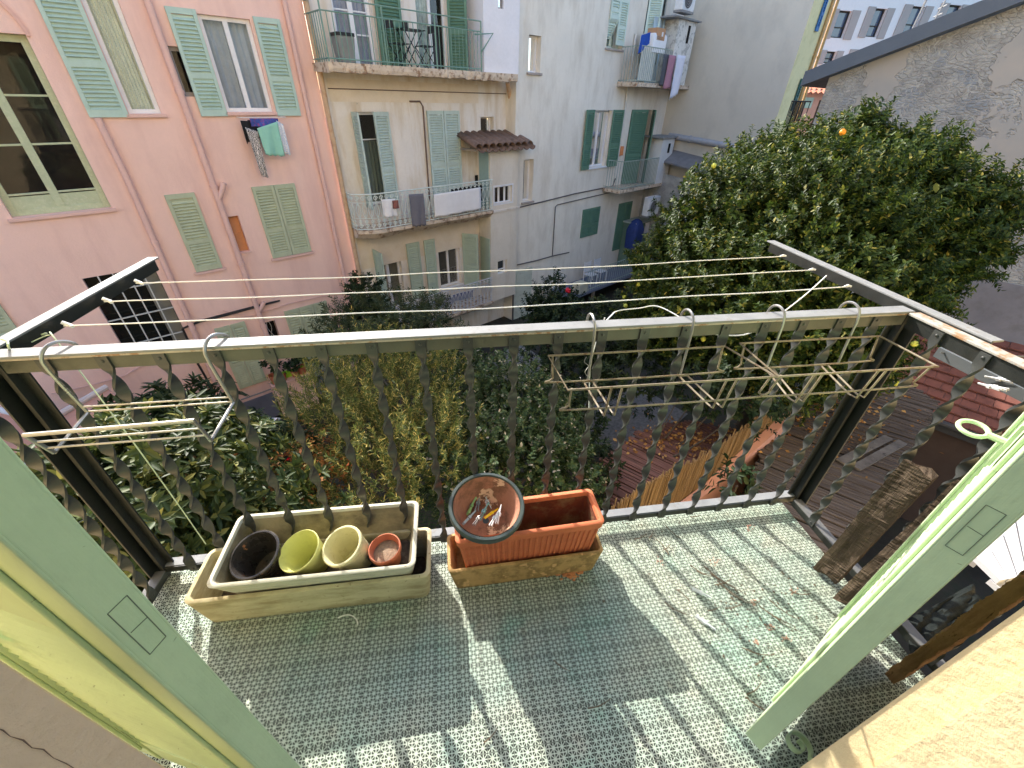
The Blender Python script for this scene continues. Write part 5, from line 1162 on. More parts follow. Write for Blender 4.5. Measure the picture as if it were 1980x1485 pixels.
def gchair(px, label):
    t = fthing('slatted_chair', label, 'chair', fs(px, 500, OF+.7)[0], OF+.65, dz, 'white slatted chairs on the deck')
    mb = MB()
    for k in range(5): mb.box(-.22, -.2+.085*k, .42, .22, -.14+.085*k, .44)
    mb.build('seat', WHITEF, t); mb = MB()
    for k in range(5): mb.box(-.22, .2, .50+.085*k, .22, .22, .56+.085*k)
    mb.build('backrest', WHITEF, t); mb = MB()
    for x in (-.21, .21):
        mb.beam((x, -.2, 0), (x, -.2, .42), .03, .03); mb.beam((x, .2, 0), (x, .22, .94), .03, .03)
    mb.build('legs', WHITEF, t)
gchair(1148, 'left of two white slatted chairs on the deck'); gchair(1166, 'right of two white slatted chairs on the deck')
t = fthing('planter', 'cream slatted planter at the left end of the deck', 'planter', fs(1130, 530, OF+1.1)[0], OF+.95, dz)
mb = MB(); mb.box(-.25, -.2, 0, .25, .2, .4)
for k in range(7): mb.box(-.25+.075*k, -.215, .01, -.2+.075*k, -.201, .39)
mb.build('planter_body', mat('cream_planter', c(206, 200, 180), .7), t)
mb = MB(); mb.rloft([(.32, .25, 0, .06), (.36, .28, .8, .1), (.22, .18, 1.15, .1), (.08, .06, 1.25, .04)]); tag(mb.build('tarpaulin', mat('dark_blue_tarp', c(44, 62, 120), .6, .2, 6), loc=tuple(FW(fs(1222, 480, OF+.6)[0], OF+.6, fs(1222, 478, OF+.6)[1])), rot=(0, 0, math.radians(35)), smooth=True), 'dark blue tarpaulin covered heap by the green door', 'tarpaulin')
ktc = Bld('garden_kitchen', 'green fronted outdoor cupboard with a sheet roof beside the green door', fs(1240, 440, OF)[0], 'cupboard', dz)
a_ = fs(1224, 430, OF+.5)[0]; mb = MB(); sbox(mb, a_, OF+.02, dz, a_+1.5, OF+.6, fs(1240, 430, OF+.6)[1]); ktc.part('cupboard_body', mb, mat('grey_green_cupboard', c(104, 128, 112), .6)); mb = MB(); zz = fs(1240, 430, OF+.6)[1]; sbox(mb, a_-.1, OF, zz+.003, a_+1.7, OF+.75, zz+.06); ktc.part('cupboard_roof', mb, mat('pale_sheet', c(176, 184, 172), .6))
mb = MB(); sbox(mb, a_+.9, OF+.603, zz-.55, a_+1.45, OF+.63, zz-.08); ktc.part('vent_panel', mb, WHITEF)
# ------------------------------------------------------------------ wing, walls and roofs on the right
GREYW = mat('grey_beige_render', c(206, 198, 184), .9, .05, .7, c(176, 170, 160), .6, 1.1, (1, 1, .6), .48, .72, bump=.004, bscale=14, fine=.03)
YEL = mat('pale_yellow_render', c(236, 220, 168), .88, .06, 1, c(190, 176, 120), .5, 2)
gwg = Bld('grey_wing', 'tall windowless grey wing with a pale yellow end wall beyond the orange tree', FS1+1)
GO = OF+4.46
s_end = fs(1616, 0, GO)[0]
mb = MB(); mb.quad((FS1, OF, GZ), (FS1, GO, GZ), (FS1, GO, 10.2), (FS1, OF, 10.2)); mb.quad((FS1, OF, 10.2), (FS1, GO, 10.2), (s_end, GO, 10.2), (s_end, OF, 10.2)); mb.quad((s_end, GO, GZ), (s_end, OF-3, GZ), (s_end, OF-3, 10.2), (s_end, GO, 10.2)); mb.f = [q[::-1] for q in mb.f]
gwg.part('wall', mb, GREYW)
mb = MB(); mb.quad((FS1, GO+.002, GZ), (s_end, GO+.002, GZ), (s_end, GO+.002, 10.2), (FS1, GO+.002, 10.2)); gwg.part('end_wall', mb, YEL)
BLUS = mat('blue_shutter_paint', c(50, 110, 170), .55); DKG = mat('dark_teal_shutter', c(40, 90, 90), .55)
for (tl, br, m_) in (((1578, -40), (1592, 66), BLUS), ((1532, 150), (1548, 214), DKG)):
    r_ = rect(tl, br, GO); sm_ = (fs((tl[0]+br[0])/2, (max(tl[1], 0)+br[1])/2, GO)[0]); r_ = (sm_-.13, sm_+.13, r_[2], r_[3])
    shutter(gwg, r_[0], r_[2], r_[3], r_[1]-r_[0], m_, GO+.02)
for px in (1602, 1610): xq = fs(px, 20, GO)[0]; pipe(gwg, [(xq, GO+.06, 7.3), (xq, GO+.06, -1)], .05, mat('ochre_pipe', c(196, 160, 110), .6))
NW = -FD
def gp(px, py, ds=0.):
    P = onplane(px, py, FW(FS1-ds, 0, 0), FD); return (FS1-ds, float((P-FO)@FN), float(P[2]))
p0, p1 = gp(1294, 262, .12), gp(1440, 288, .12); pipe(gwg, [p0, p1, tuple(np.array(p1)+(np.array(p1)-np.array(p0))*1.2)], .11, mat('zinc_grey_pipe', c(166, 166, 172), .5))
a, b_ = gp(1292, 300), gp(1420, 345); mb = MB(); k = -.7
mb.add([(FS1-.002, a[1], a[2]+.25), (FS1-.002, b_[1]+2, a[2]-.35), (FS1-.75, b_[1]+2, a[2]-.75), (FS1-.75, a[1], a[2]-.12), (FS1-.75, b_[1]+2, a[2]-.81), (FS1-.75, a[1], a[2]-.18)], [(0, 1, 2, 3), (3, 2, 4, 5)]); gwg.part('lean_to_roof', mb, mat('weathered_fibre_sheet', c(128, 126, 128), .85, .15, 5))
def stonemat(name, plaster=True):
    m, nt, b, N, L = _nodes(name); tc = N.new('ShaderNodeTexCoord').outputs['Object']
    w_ = N.new('ShaderNodeVectorMath'); w_.operation = 'MULTIPLY_ADD'
    nz = N.new('ShaderNodeTexNoise'); nz.inputs['Scale'].default_value = 3; L.new(tc, nz.inputs['Vector'])
    L.new(nz.outputs['Color'], w_.inputs[0]); w_.inputs[1].default_value = (.22, .22, .22); L.new(tc, w_.inputs[2])
    mp = N.new('ShaderNodeMapping'); mp.inputs['Scale'].default_value = (2.3, 2.3, 3.6); L.new(w_.outputs[0], mp.inputs[0])
    v = N.new('ShaderNodeTexVoronoi'); v.inputs['Scale'].default_value = 1; L.new(mp.outputs[0], v.inputs['Vector'])
    ve = N.new('ShaderNodeTexVoronoi'); ve.feature = 'DISTANCE_TO_EDGE'; L.new(mp.outputs[0], ve.inputs['Vector'])
    sep = N.new('ShaderNodeSeparateColor'); L.new(v.outputs['Color'], sep.inputs[0])
    stone = _mix(N, L, sep.outputs[0], c(150, 150, 149), c(188, 185, 180)); stone = _mix(N, L, _ramp(N, L, sep.outputs[1], .8, .82, 0, .7), stone, c(150, 160, 172))
    n5 = _noise(N, L, tc, 9, 8, .7); stone = _mix(N, L, _ramp(N, L, n5, .4, .7, 0, .6), stone, c(110, 102, 92))
    joint = _ramp(N, L, ve.outputs['Distance'], .02, .16)
    n6 = _noise(N, L, tc, 2.5, 5); mort = _mix(N, L, _ramp(N, L, n6, .4, .6), c(190, 188, 183), c(164, 161, 157))
    col = _mix(N, L, joint, mort, stone)
    # lime render smeared over many stones
    sm = _ramp(N, L, _noise(N, L, tc, 1.6, 9, .72), .47, .55); col = _mix(N, L, sm, col, mort)
    hgt = N.new('ShaderNodeMath'); hgt.operation = 'MULTIPLY_ADD'; L.new(joint, hgt.inputs[0]); hgt.inputs[1].default_value = .35; L.new(_noise(N, L, tc, 12, 8, .7), hgt.inputs[2])
    h = hgt.outputs[0]
    if plaster:
        pm = _ramp(N, L, _noise(N, L, tc, .42, 6, .58), .515, .53)
        n7 = _noise(N, L, tc, 1.8, 6); pc = _mix(N, L, _ramp(N, L, n7, .35, .65), c(162, 160, 157), c(174, 167, 160))
        col = _mix(N, L, pm, col, pc)
        hm = N.new('ShaderNodeMath'); hm.operation = 'MAXIMUM'; k = N.new('ShaderNodeMath'); k.operation = 'MULTIPLY'; k.inputs[1].default_value = 1.15; L.new(pm, k.inputs[0]); L.new(h, hm.inputs[0]); L.new(k.outputs[0], hm.inputs[1]); h = hm.outputs[0]
    L.new(col, b.inputs['Base Color']); b.inputs['Roughness'].default_value = .92; b.inputs['Specular IOR Level'].default_value = .15
    bp = N.new('ShaderNodeBump'); bp.inputs['Distance'].default_value = .035; L.new(h, bp.inputs['Height']); L.new(bp.outputs[0], b.inputs['Normal']); return m
RUB = stonemat('rubble_stone_with_render')
mb = MB(); lb_ = gp(1288, 330, .6); mb.quad((FS1-.6, OF, GZ), (FS1-.6, GO+1.5, GZ), (FS1-.6, GO+1.5, lb_[2]-.55), (FS1-.6, OF, lb_[2]-.05)); mb.quad((FS1-.6, GO+1.5, GZ), (FS1, GO+1.5, GZ), (FS1, GO+1.5, lb_[2]-.55), (FS1-.6, GO+1.5, lb_[2]-.55)); mb.f = [q[::-1] for q in mb.f]
gwg.part('rubble_plinth', mb, stonemat('rubble_stone_bare', False))
# gabled stone building on the right: its wall runs towards us along -FN .. (t grows to the right)
SP0 = CAM+ray(1600, 190)/np.linalg.norm(ray(1600, 190)[:2])*13.; SP0[2] = 0
TD = FN.copy()
def st(px, py, off=0.): P = onplane(px, py, SP0-FD*off, FD); return float((P-SP0)@TD), float(P[2])
sb_ = empty('stone_building', (SP0[0], SP0[1], GZ), math.atan2(TD[1], TD[0]), 'grey rubble stone gable with patchy render and a sloping dark roof edge, far right', 'building')
def sp(name, mb, m, parent=None, **k): mb.v = [(x, y, z-GZ) for x, y, z in mb.v]; return mb.build(name, m, parent or sb_, **k)
e0, e1 = st(1604, 150), st(1980, 8); sl = (e1[1]-e0[1])/(e1[0]-e0[0]); tR = 12.; zR = e0[1]+sl*(tR-e0[0])
mb = MB(); mb.add([(e0[0], 0, GZ), (tR, 0, GZ), (tR, 0, zR), (e0[0], 0, e0[1]), (e0[0], 6, GZ), (e0[0], 6, e0[1])], [(0, 1, 2, 3), (4, 0, 3, 5)])
sp('wall', mb, RUB)
mb = MB(); th_ = .26
mb.add([(e0[0]-.45, -.22, e0[1]-.45*sl+.02), (tR, -.22, zR+.02), (tR, -.22, zR+.02+th_), (e0[0]-.45, -.22, e0[1]-.45*sl+.02+th_)]+[(e0[0]-.45, 6, e0[1]-.45*sl+.02), (tR, 6, zR+.02), (tR, 6, zR+.02+th_), (e0[0]-.45, 6, e0[1]-.45*sl+.02+th_)],
       [(0, 1, 2, 3), (3, 2, 6, 7), (4, 0, 3, 7), (0, 4, 5, 1)])
sp('roof', mb, mat('slate_blue_metal', c(88, 98, 112), .5, .08, 3))
mb = MB(); zc_ = st(1890, 535)[1]; mb.add([(2.2, -.03, GZ), (tR, -.03, GZ), (tR, -.03, zc_), (2.2, -.03, zc_), (2.2, 0, zc_), (tR, 0, zc_), (2.2, 0, GZ)], [(0, 1, 2, 3), (3, 2, 5, 4), (6, 0, 3, 4)])
sp('rendered_base', mb, mat('dark_grey_render', c(138, 136, 140), .9, .12, 1.5, c(110, 106, 104), .6, 2.5, bump=.006, bscale=20))
mb = MB(); mb.box(e0[0]-.04, .02, GZ, e0[0]-.005, 5.5, e0[1]-.4); sp('dark_side_sheet', mb, woodmat('dark_brown_side', (.10, .07, .05), (.03, .02, .015)))  # dark brown sheet paints the side wall's darkness
# red tiled lean-to roof against it
rt0 = st(1856, 612); rt1 = st(1980, 690); 
def ste(px, py, off): P = onplane(px, py, SP0-FD*off, FD); return float((P-SP0)@TD), float(P[2])
OFFE = 2.5
ev0 = ste(1810, 796, OFFE); ev1 = ste(1936, 866, OFFE)
ztop = (rt0[1]+rt1[1])/2; zev = (ev0[1]+ev1[1])/2
rfe = empty('tiled_roof', (SP0[0], SP0[1], 0), math.atan2(TD[1], TD[0]), 'red flat tiled lean-to roof below the stone wall at the right edge', 'roof')
tl_ = rt0[0]-1.6; mb = MB(); NC = 11
r_ = random.Random(3)
for i in range(NC):
    a, b_ = i/NC, (i+1)/NC; y0, y1 = -.0-OFFE*a, -OFFE*b_-.04; z0, z1 = ztop+(zev-ztop)*a, ztop+(zev-ztop)*b_
    x = tl_-.1*(i % 2)
    while x < 9:
        d = r_.uniform(-.008, .008); w_ = .245
        mb.add([(x, y0, z0+.0+d), (x+w_, y0, z0+d), (x+w_, y1, z1+.035+d), (x, y1, z1+.035+d), (x, y1, z1+.008+d), (x+w_, y1, z1+.008+d)], [(3, 2, 1, 0), (2, 3, 4, 5)]); x += .25
mb.f = [q[::-1] for q in mb.f]
mb.build('roof_tiles', mat('brick_red_tiles', c(126, 78, 66), .85, .2, 2.2, c(84, 58, 52), .6, 5, None, .5, .66, bump=.004, bscale=30), rfe)
mb = MB(); mb.tube([(tl_, -OFFE-.10, zev-.02), (9, -OFFE-.10, zev-.02)], .06, 10); mb.box(tl_, -OFFE-.03, zev-.22, 9, -OFFE-.01, zev-.03); mb.build('gutter', mat('dark_gutter', (.06, .06, .065), .5), rfe)
mb = MB(); mb.quad((tl_, -OFFE+.15, GZ), (9, -OFFE+.15, GZ), (9, -OFFE+.15, zev-.05), (tl_, -OFFE+.15, zev-.05)); mb.build('shed_wall', mat('brown_shed_wall', c(80, 64, 56), .85, .15, 2), rfe)

# ------------------------------------------------------------------ far white building and what stands between
fdir = math.radians(84); FD2 = np.array([math.sin(fdir), math.cos(fdir), 0]); FN2 = np.array([math.cos(fdir), -math.sin(fdir), 0])
WP0 = atd(1740, 60, 42.); WP0[2] = 0
def ws(px, py, off=0.): P = onplane(px, py, WP0+FN2*off, FN2); return float((P-WP0)@FD2), float(P[2])
fw_ = empty('far_building', (WP0[0], WP0[1], GZ), math.atan2(FD2[1], FD2[0]), 'far white apartment building with tall windows and taupe shutters, top right', 'building')
def fpart(name, mb, m, parent=None, **k): mb.v = [(x, -y, z-GZ) for x, y, z in mb.v]; mb.f = [q[::-1] for q in mb.f]; return mb.build(name, m, parent or fw_, **k)
wins = []
for q in (((1621, 21), (1646, 20), (1632, 73), (1606, 74)), ((1693, 17), (1716, 16), (1695, 71), (1672, 72)), ((1764, 13), (1790, 12), (1765, 69), (1741, 70)), ((1833, 10), (1860, 9), (1836, 66), (1812, 67)),
          ((1599, 100), (1618, 99), (1611, 122), (1590, 123)), ((1659, 99), (1684, 98), (1676, 121), (1650, 122))):
    P = [ws(*p) for p in q]; wins.append(((P[0][0]+P[3][0])/2, (P[1][0]+P[2][0])/2, (P[2][1]+P[3][1])/2, (P[0][1]+P[1][1])/2))
mb = MB(); wall(mb, ws(1560, 60)[0]-3, ws(1990, 60)[0]+14, GZ, 20, wins, 0, .3); fpart('wall', mb, mat('white_render', c(238, 234, 232), .85, .03, .5))
class _FB:
    e = fw_
    def part(s, name, mb, m, parent=None, **k): return fpart(name, mb, m, parent, **k)
fbb = _FB()
GLB = mat('painted_sky_glass', (.05, .085, .15), .05, .1, 1, spec=1.)  # blue base colour stands in for sky reflected in the panes
TAU = mat('taupe_shutter', c(176, 166, 160), .7, .06, 2)
for w_ in wins:
    mb = MB(); a, e, z0, z1 = w_
    for x0, x1, za, zb in ((a, a+.07, z0, z1), (e-.07, e, z0, z1), (a+.07, e-.07, z1-.07, z1), (a+.07, e-.07, z0, z0+.07), (a+.07, e-.07, z0+(z1-z0)*.38, z0+(z1-z0)*.38+.05)): sbox(mb, x0, -.2, za, x1, -.14, zb)
    f = fpart('window', mb, mat('dark_brown_frame', (.04, .035, .03), .6)); mb = MB(); mb.quad((a, -.19, z0), (e, -.19, z0), (e, -.19, z1), (a, -.19, z1)); fpart('glass', mb, GLB, f)
    hw_ = (e-a)*.62
    for x0 in (a-hw_-.02, e+.02): mb = MB(); sbox(mb, x0, .01, z0-.05, x0+hw_, .06, z1+.05); fpart('shutter', mb, TAU)
ht = ws(1598, 140, 0)
lowh = empty('low_house', tuple(atd(1575, 190, 30.)*np.array([1, 1, 0])+np.array([0, 0, GZ])), math.atan2(FD2[1], FD2[0]), 'small salmon house with a red tiled roof in the gap beside the yellow end wall', 'house')
LP = np.array(lowh.location)
def lh(px, py): P = onplane(px, py, LP, FN2); return float((P-LP)@FD2), float(P[2]-GZ)
a, b_ = lh(1552, 178), lh(1640, 165); mb = MB(); mb.quad((a[0]-2, 0, 0), (b_[0]+6, 0, 0), (b_[0]+6, 0, a[1]), (a[0]-2, 0, a[1])); mb.build('wall', mat('salmon_far_wall', c(222, 164, 140), .85), lowh)
zt_ = lh(1590, 126)[1]; mb = MB()
for i in range(9):
    za, zb = a[1]-.1+(zt_-a[1]+.1)*i/9, a[1]-.1+(zt_-a[1]+.1)*(i+1)/9
    x = a[0]-2
    while x < b_[0]+6: mb.add([(x, -.5+.35*i, za+.05), (x+.30, -.5+.35*i, za+.05), (x+.30, -.15+.35*i, zb), (x, -.15+.35*i, zb), (x+.15, -.5+.35*i, za+.14), (x+.15, -.15+.35*i, zb+.09)], [(0, 4, 5, 3), (4, 1, 2, 5)]); x += .31
mb.build('tiled_roof', mat('orange_roof_tiles', c(212, 140, 110), .8, .2, 3, c(150, 90, 70), .5, 6), lowh)
c0 = lh(1552, 188); c1 = lh(1566, 209); mb = MB(); mb.box(c0[0], -.05, c1[1], c1[0], -.01, c0[1]); mb.build('window', mat('pale_green_glass', c(180, 200, 180), .3), lowh)
# antenna and pipe bits on the stone roof edge
an = empty('roof_aerial', tuple(SP0+TD*st(1785, 60)[0]+np.array([0, 0, st(1785, 75)[1]])), 0, 'thin metal aerial standing behind the sloping roof edge', 'aerial')
mb = MB(); mb.tube([(0, .3, -.6), (.08, .3, .7)], .02, 6); mb.tube([(.35, .3, -.4), (.48, .3, .6)], .018, 6)
for k in range(4): mb.tube([(.3+.02*k, .1, .15+.12*k), (.55+.02*k, .5, .15+.12*k)], .012, 5)
mb.build('mast', mat('white_metal_mast', c(150, 150, 150), .5), an)
bkr = empty('balcony_guard', tuple(atd(1530, 235, 17.)), math.radians(35), 'black iron balcony guard at the foot of the yellow end wall', 'railing')
mb = MB()
for k in range(12): mb.tube([(-.5+.1*k, 0, -.45), (-.5+.1*k, 0, .5)], .012, 5)
for k in range(5): mb.tube([(-.5, -.12*k, -.45), (-.5, -.12*k, .5)], .012, 5)
for z in (-.4, .5): mb.tube([(-.5, -.5, z), (-.5, 0, z), (.65, 0, z)], .018, 6)
mb.box(-.6, -.6, -.6, .7, .6, -.5); mb.build('guard_bars', mat('black_iron', (.02, .02, .022), .5), bkr)

# ------------------------------------------------------------------ ground
gm = mat('shaded_garden_soil', (.045, .04, .03), .95, .4, 1.5, (.02, .03, .012), .8, 3, bump=.02, bscale=8)
n = 40; mb = MB()
for i in range(n+1):
    for j in range(n+1):
        x, y = -160+320*(i/n), -120+320*(j/n); mb.v.append((x, y, GZ))
mb.f = [(i*(n+1)+j, (i+1)*(n+1)+j, (i+1)*(n+1)+j+1, i*(n+1)+j+1) for i in range(n) for j in range(n)]
tag(mb.build('ground', gm), 'dark shaded garden soil of the courtyard', 'ground', kind='structure')
def flat(pxs, z, m, name, label):
    P = [Vector(atz(*p, z)) for p in pxs]; nn = len(P); v = [tuple(p) for p in P]+[(p.x, p.y, GZ) for p in P]
    mb = MB().add(v, [tuple(range(nn)), *[((i+1) % nn, i, nn+i, nn+(i+1) % nn) for i in range(nn)]]); return tag(mb.build(name, m), label, name, kind='structure')
flat(((1130, 775), (1230, 745), (1330, 800), (1240, 880), (1140, 860)), GZ+.02, mat('grey_gravel', (.16, .15, .14), .95, .4, 14, bump=.02, bscale=30), 'path', 'grey gravel path bit under the orange tree')
flat(((930, 720), (1000, 660), (1060, 700), (1000, 760)), GZ+.03, mat('grey_paving', (.22, .21, .2), .9, .25, 3), 'paving', 'worn grey paving at the foot of the cream building')
# ------------------------------------------------------------------ sheds below on the right
SLATR = woodmat('reddish_cane', (.25, .125, .10), (.09, .05, .045), .9, (2, 30, 30), .01); SLATG = woodmat('grey_cane', (.17, .14, .12), (.065, .05, .042), .9, (2, 30, 30), .01)
REED = woodmat('golden_reed', (.42, .29, .155), (.22, .14, .07), .9, (40, 40, 1.2), .012)
PINKW = mat('pink_garden_wall', c(214, 160, 142), .88, .08, 3)
def canes(pxs, z, dpx, m, name, label, cat, wd=.05, slope=0.):
    P = [Vector(atz(*p, z)) for p in pxs]; a = Vector(atz(*dpx[0], z)); b_ = Vector(atz(*dpx[1], z)); d = (b_-a).normalized(); nrm = Vector((-d.y, d.x, 0))
    ctr = sum(P, Vector())/len(P); Q = [((p-ctr).dot(d), (p-ctr).dot(nrm)) for p in P]
    t = empty(name, tuple(ctr), math.atan2(d.y, d.x), label, cat); mb = MB(); r = random.Random(len(pxs)); y = min(q[1] for q in Q)
    while y < max(q[1] for q in Q):
        xs = []
        for i in range(len(Q)):
            (x0, y0), (x1, y1) = Q[i], Q[(i+1) % len(Q)]
            if (y0-y)*(y1-y) < 0: xs.append(x0+(x1-x0)*(y-y0)/(y1-y0))
        if len(xs) >= 2 and r.random() > .03:
            x0, x1 = min(xs)+r.uniform(-.08, .05), max(xs)+r.uniform(-.05, .08); zz = r.uniform(-.012, .012)
            k = max(1, int((x1-x0)/1.1)); 
            for i in range(k): mb.beam((x0+(x1-x0)*i/k, y+r.uniform(-.006, .006), zz+r.uniform(-.008, .008)), (x0+(x1-x0)*(i+1)/k-.004, y+r.uniform(-.006, .006), zz+r.uniform(-.008, .008)), wd*r.uniform(.7, 1.), .022)
        y += wd*r.uniform(.85, 1.2)
    mb.build('canes', m, t); bx = MB(); k = len(Q); bx.v = [(x, y_, -.06) for x, y_ in Q]+[(x*.97, y_*.97, GZ-z) for x, y_ in Q]; bx.f = [tuple(range(k)), *[((i+1) % k, i, k+i, k+(i+1) % k) for i in range(k)]]
    bx.build('shed_body', mat('dark_shed_inside', (.03, .026, .022), .9), t); return t
t1 = canes(((1150, 905), (1235, 838), (1330, 812), (1452, 838), (1380, 900), (1290, 960), (1200, 1010)), -3.1, ((1200, 905), (1290, 950)), SLATR, 'cane_shelter', 'reddish slatted cane shelter roof left of the reed fence', 'shelter', .055)
t2 = canes(((1440, 1010), (1470, 880), (1520, 770), (1640, 715), (1745, 735), (1815, 778), (1760, 870), (1690, 985), (1640, 1060), (1500, 1080)), -2.9, ((1480, 840), (1680, 915)), SLATG, 'cane_shelter', 'grey weathered slatted shelter roof right of the reed fence', 'shelter', .05)
mb = MB(); P = [Vector(atz(*p, -2.84)) for p in ((1625, 893), (1655, 905), (1745, 855), (1718, 846))]; 
for a, b_ in ((0, 3), (1, 2)): mb.beam(P[a], P[b_], .12, .03)
tag(mb.build('loose_planks', woodmat('silver_grey_plank', (.24, .22, .2), (.10, .09, .085))), 'two silver grey planks lying on the grey shelter roof', 'plank')
FA_, FB_ = Vector(atz(1172, 992, -2.35)), Vector(atz(1508, 786, -2.35)); fd_ = FB_-FA_; fl_ = fd_.length; fd_.normalize(); fn_ = Vector((fd_.y, -fd_.x, 0))
rf_ = empty('reed_fence', (FA_.x, FA_.y, GZ), math.atan2(fd_.y, fd_.x), 'golden reed screen fixed above a pink garden wall', 'fence')
mb = MB(); r = random.Random(2); x = 0
while x < fl_:
    zt_ = -2.35-GZ+.07*math.sin(x*2.3)+r.uniform(-.05, .05)+(.10 if r.random() < .06 else 0); y_ = r.uniform(-.018, .018); le = r.uniform(-.03, .03)
    mb.beam((x, y_, .6), (x+le, y_+r.uniform(-.01, .01), zt_), .012, .010); x += .0075
mb.build('reeds', REED, rf_)
mb = MB(); mb.v = [(-.2, -.03, 0), (fl_+.3, -.03, 0), (fl_+.3, -.03, -2.55-GZ), (fl_*.62, -.03, -3.02-GZ), (fl_*.58, -.03, -3.12-GZ), (-.2, -.03, -3.35-GZ)]; mb.v += [(x, -.16, z) for x, y, z in mb.v]; k = 6
mb.f = [(0, 1, 2, 3, 4, 5), tuple(range(11, 5, -1)), *[(i, k+i, k+(i+1) % k, (i+1) % k) for i in range(k)]]; mb.build('garden_wall', PINKW, rf_)
# fallen leaves on the shelters
LITTER = leafmat('dry_leaf_litter', [(0, c(120, 84, 50)), (.5, c(170, 120, 66)), (.8, c(200, 160, 100)), (1, c(90, 60, 40))], .8, .05, .2)
db = MB(); r = random.Random(9)
for k in range(900):
    if r.random() < .45: px, py, z = r.gauss(1330, 60), r.gauss(850, 18), -3.07
    else: px, py, z = r.gauss(1600, 70), r.gauss(790, 45), -2.86
    P = Vector(atz(px, py, z)); a = r.uniform(0, 6); s_ = r.uniform(.02, .045)
    db.add([P+Vector((s_*math.cos(a), s_*math.sin(a), .01)), P+Vector((s_*.45*math.cos(a+1.6), s_*.45*math.sin(a+1.6), .03)), P+Vector((-s_*math.cos(a), -s_*math.sin(a), .01)), P+Vector((s_*.45*math.cos(a-1.6), s_*.45*math.sin(a-1.6), .0))], [(0, 1, 2, 3)])
tag(db.build('fallen_leaves', LITTER), 'dry brown leaves fallen on the slatted shelter roofs', 'leaves', kind='stuff')

# ------------------------------------------------------------------ trees and shrubs
def lpx(px, py, dist, R, sq=(1, 1, 1)):
    t = math.hypot(px-990, py-742.5)/FPX; return (*atd(px, py, dist), *[R*dist/(FPX*(1+t*t)**.85)*q for q in sq])
def lump(px, py, dist, r, sq=(1, 1, 1)): return (*atd(px, py, dist), r*sq[0], r*sq[1], r*sq[2])
def foliage(name, m, parent, lumps, ncl, nlf, L, Wd, twig=.3, alpha=55, spread=.55, up=.45, seed=1, shell=(.72, 1.04), whorl=False, minz=-.55, fold=.0, bare=0.0, curl=.12):
    g = np.random.default_rng(seed); lumps = np.array(lumps, float); area = lumps[:, 3]*lumps[:, 4]+lumps[:, 4]*lumps[:, 5]+lumps[:, 3]*lumps[:, 5]
    idx = g.choice(len(lumps), ncl, p=area/area.sum()); dv = g.normal(size=(ncl*3, 3)); dv /= np.linalg.norm(dv, axis=1)[:, None]; dv = dv[dv[:, 2] > minz][:ncl]; idx = idx[:len(dv)]
    rr = g.uniform(*shell, size=len(dv)); bump = 1+.10*np.sin(dv[:, 0]*7+idx)*np.sin(dv[:, 1]*6+1.3*idx)+.07*np.sin(dv[:, 2]*11+idx*2)
    C_ = lumps[idx, :3]+dv*lumps[idx, 3:]*(rr*bump)[:, None]
    D_ = dv*spread+np.array([0, 0, up])+g.normal(size=dv.shape)*.35; D_ /= np.linalg.norm(D_, axis=1)[:, None]
    nc = len(D_); C2 = np.repeat(C_, nlf, 0); D2 = np.repeat(D_, nlf, 0); n = nc*nlf
    j = np.tile(np.arange(nlf), nc); t = (j+g.uniform(0, 1, n))/nlf
    if whorl: t = .75+.25*t
    ph = j*2.4+np.repeat(g.uniform(0, 6.28, nc), nlf)+g.normal(size=n)*.25
    ref = np.where(np.abs(D2[:, 2:3]) < .9, np.array([[0, 0, 1.]]), np.array([[1., 0, 0]])); A = np.cross(D2, ref); A /= np.linalg.norm(A, axis=1)[:, None]; B = np.cross(D2, A)
    al = np.radians(alpha+g.normal(size=n)*14); rad = A*np.cos(ph)[:, None]+B*np.sin(ph)[:, None]
    l = D2*np.cos(al)[:, None]+rad*np.sin(al)[:, None]; l += np.array([0, 0, -.12]); l /= np.linalg.norm(l, axis=1)[:, None]
    nn = D2-(D2*l).sum(1)[:, None]*l+g.normal(size=l.shape)*.22; nn -= (nn*l).sum(1)[:, None]*l; nn /= np.linalg.norm(nn, axis=1)[:, None]+1e-9
    w = np.cross(l, nn); tw = twig*np.repeat(g.uniform(.6, 1.2, nc), nlf)
    p = C2+D2*(t*tw)[:, None]; s = g.uniform(.65, 1.2, n)[:, None]; Ln = L*s; Wn = Wd*s
    v = np.stack([p, p+l*Ln*.30+w*Wn*.46+nn*Wn*.16, p+l*Ln*.70+w*Wn*.40+nn*Wn*.10-nn*Ln*curl*.4, p+l*Ln-nn*Ln*curl, p+l*Ln*.70-w*Wn*.40+nn*Wn*.10-nn*Ln*curl*.4, p+l*Ln*.30-w*Wn*.46+nn*Wn*.16], 1).reshape(-1, 3)
    me = bpy.data.meshes.new(name); me.vertices.add(6*n); me.vertices.foreach_set('co', (v-np.array(parent.location)).astype(np.float32).ravel())
    li = (np.arange(n, dtype=np.int32)[:, None]*6+np.array([0, 1, 2, 3, 3, 4, 5, 0], dtype=np.int32)).ravel()
    me.loops.add(8*n); me.loops.foreach_set('vertex_index', li); me.polygons.add(2*n); me.polygons.foreach_set('loop_start', np.arange(0, 8*n, 4, dtype=np.int32))
    me.update(calc_edges=True); me.materials.append(m); o = bpy.data.objects.new(name, me); COL.objects.link(o); o.parent = parent; return o, C_, D_
BARK = mat('grey_brown_bark', (.11, .09, .07), .9, .3, 12, bump=.006, bscale=40)
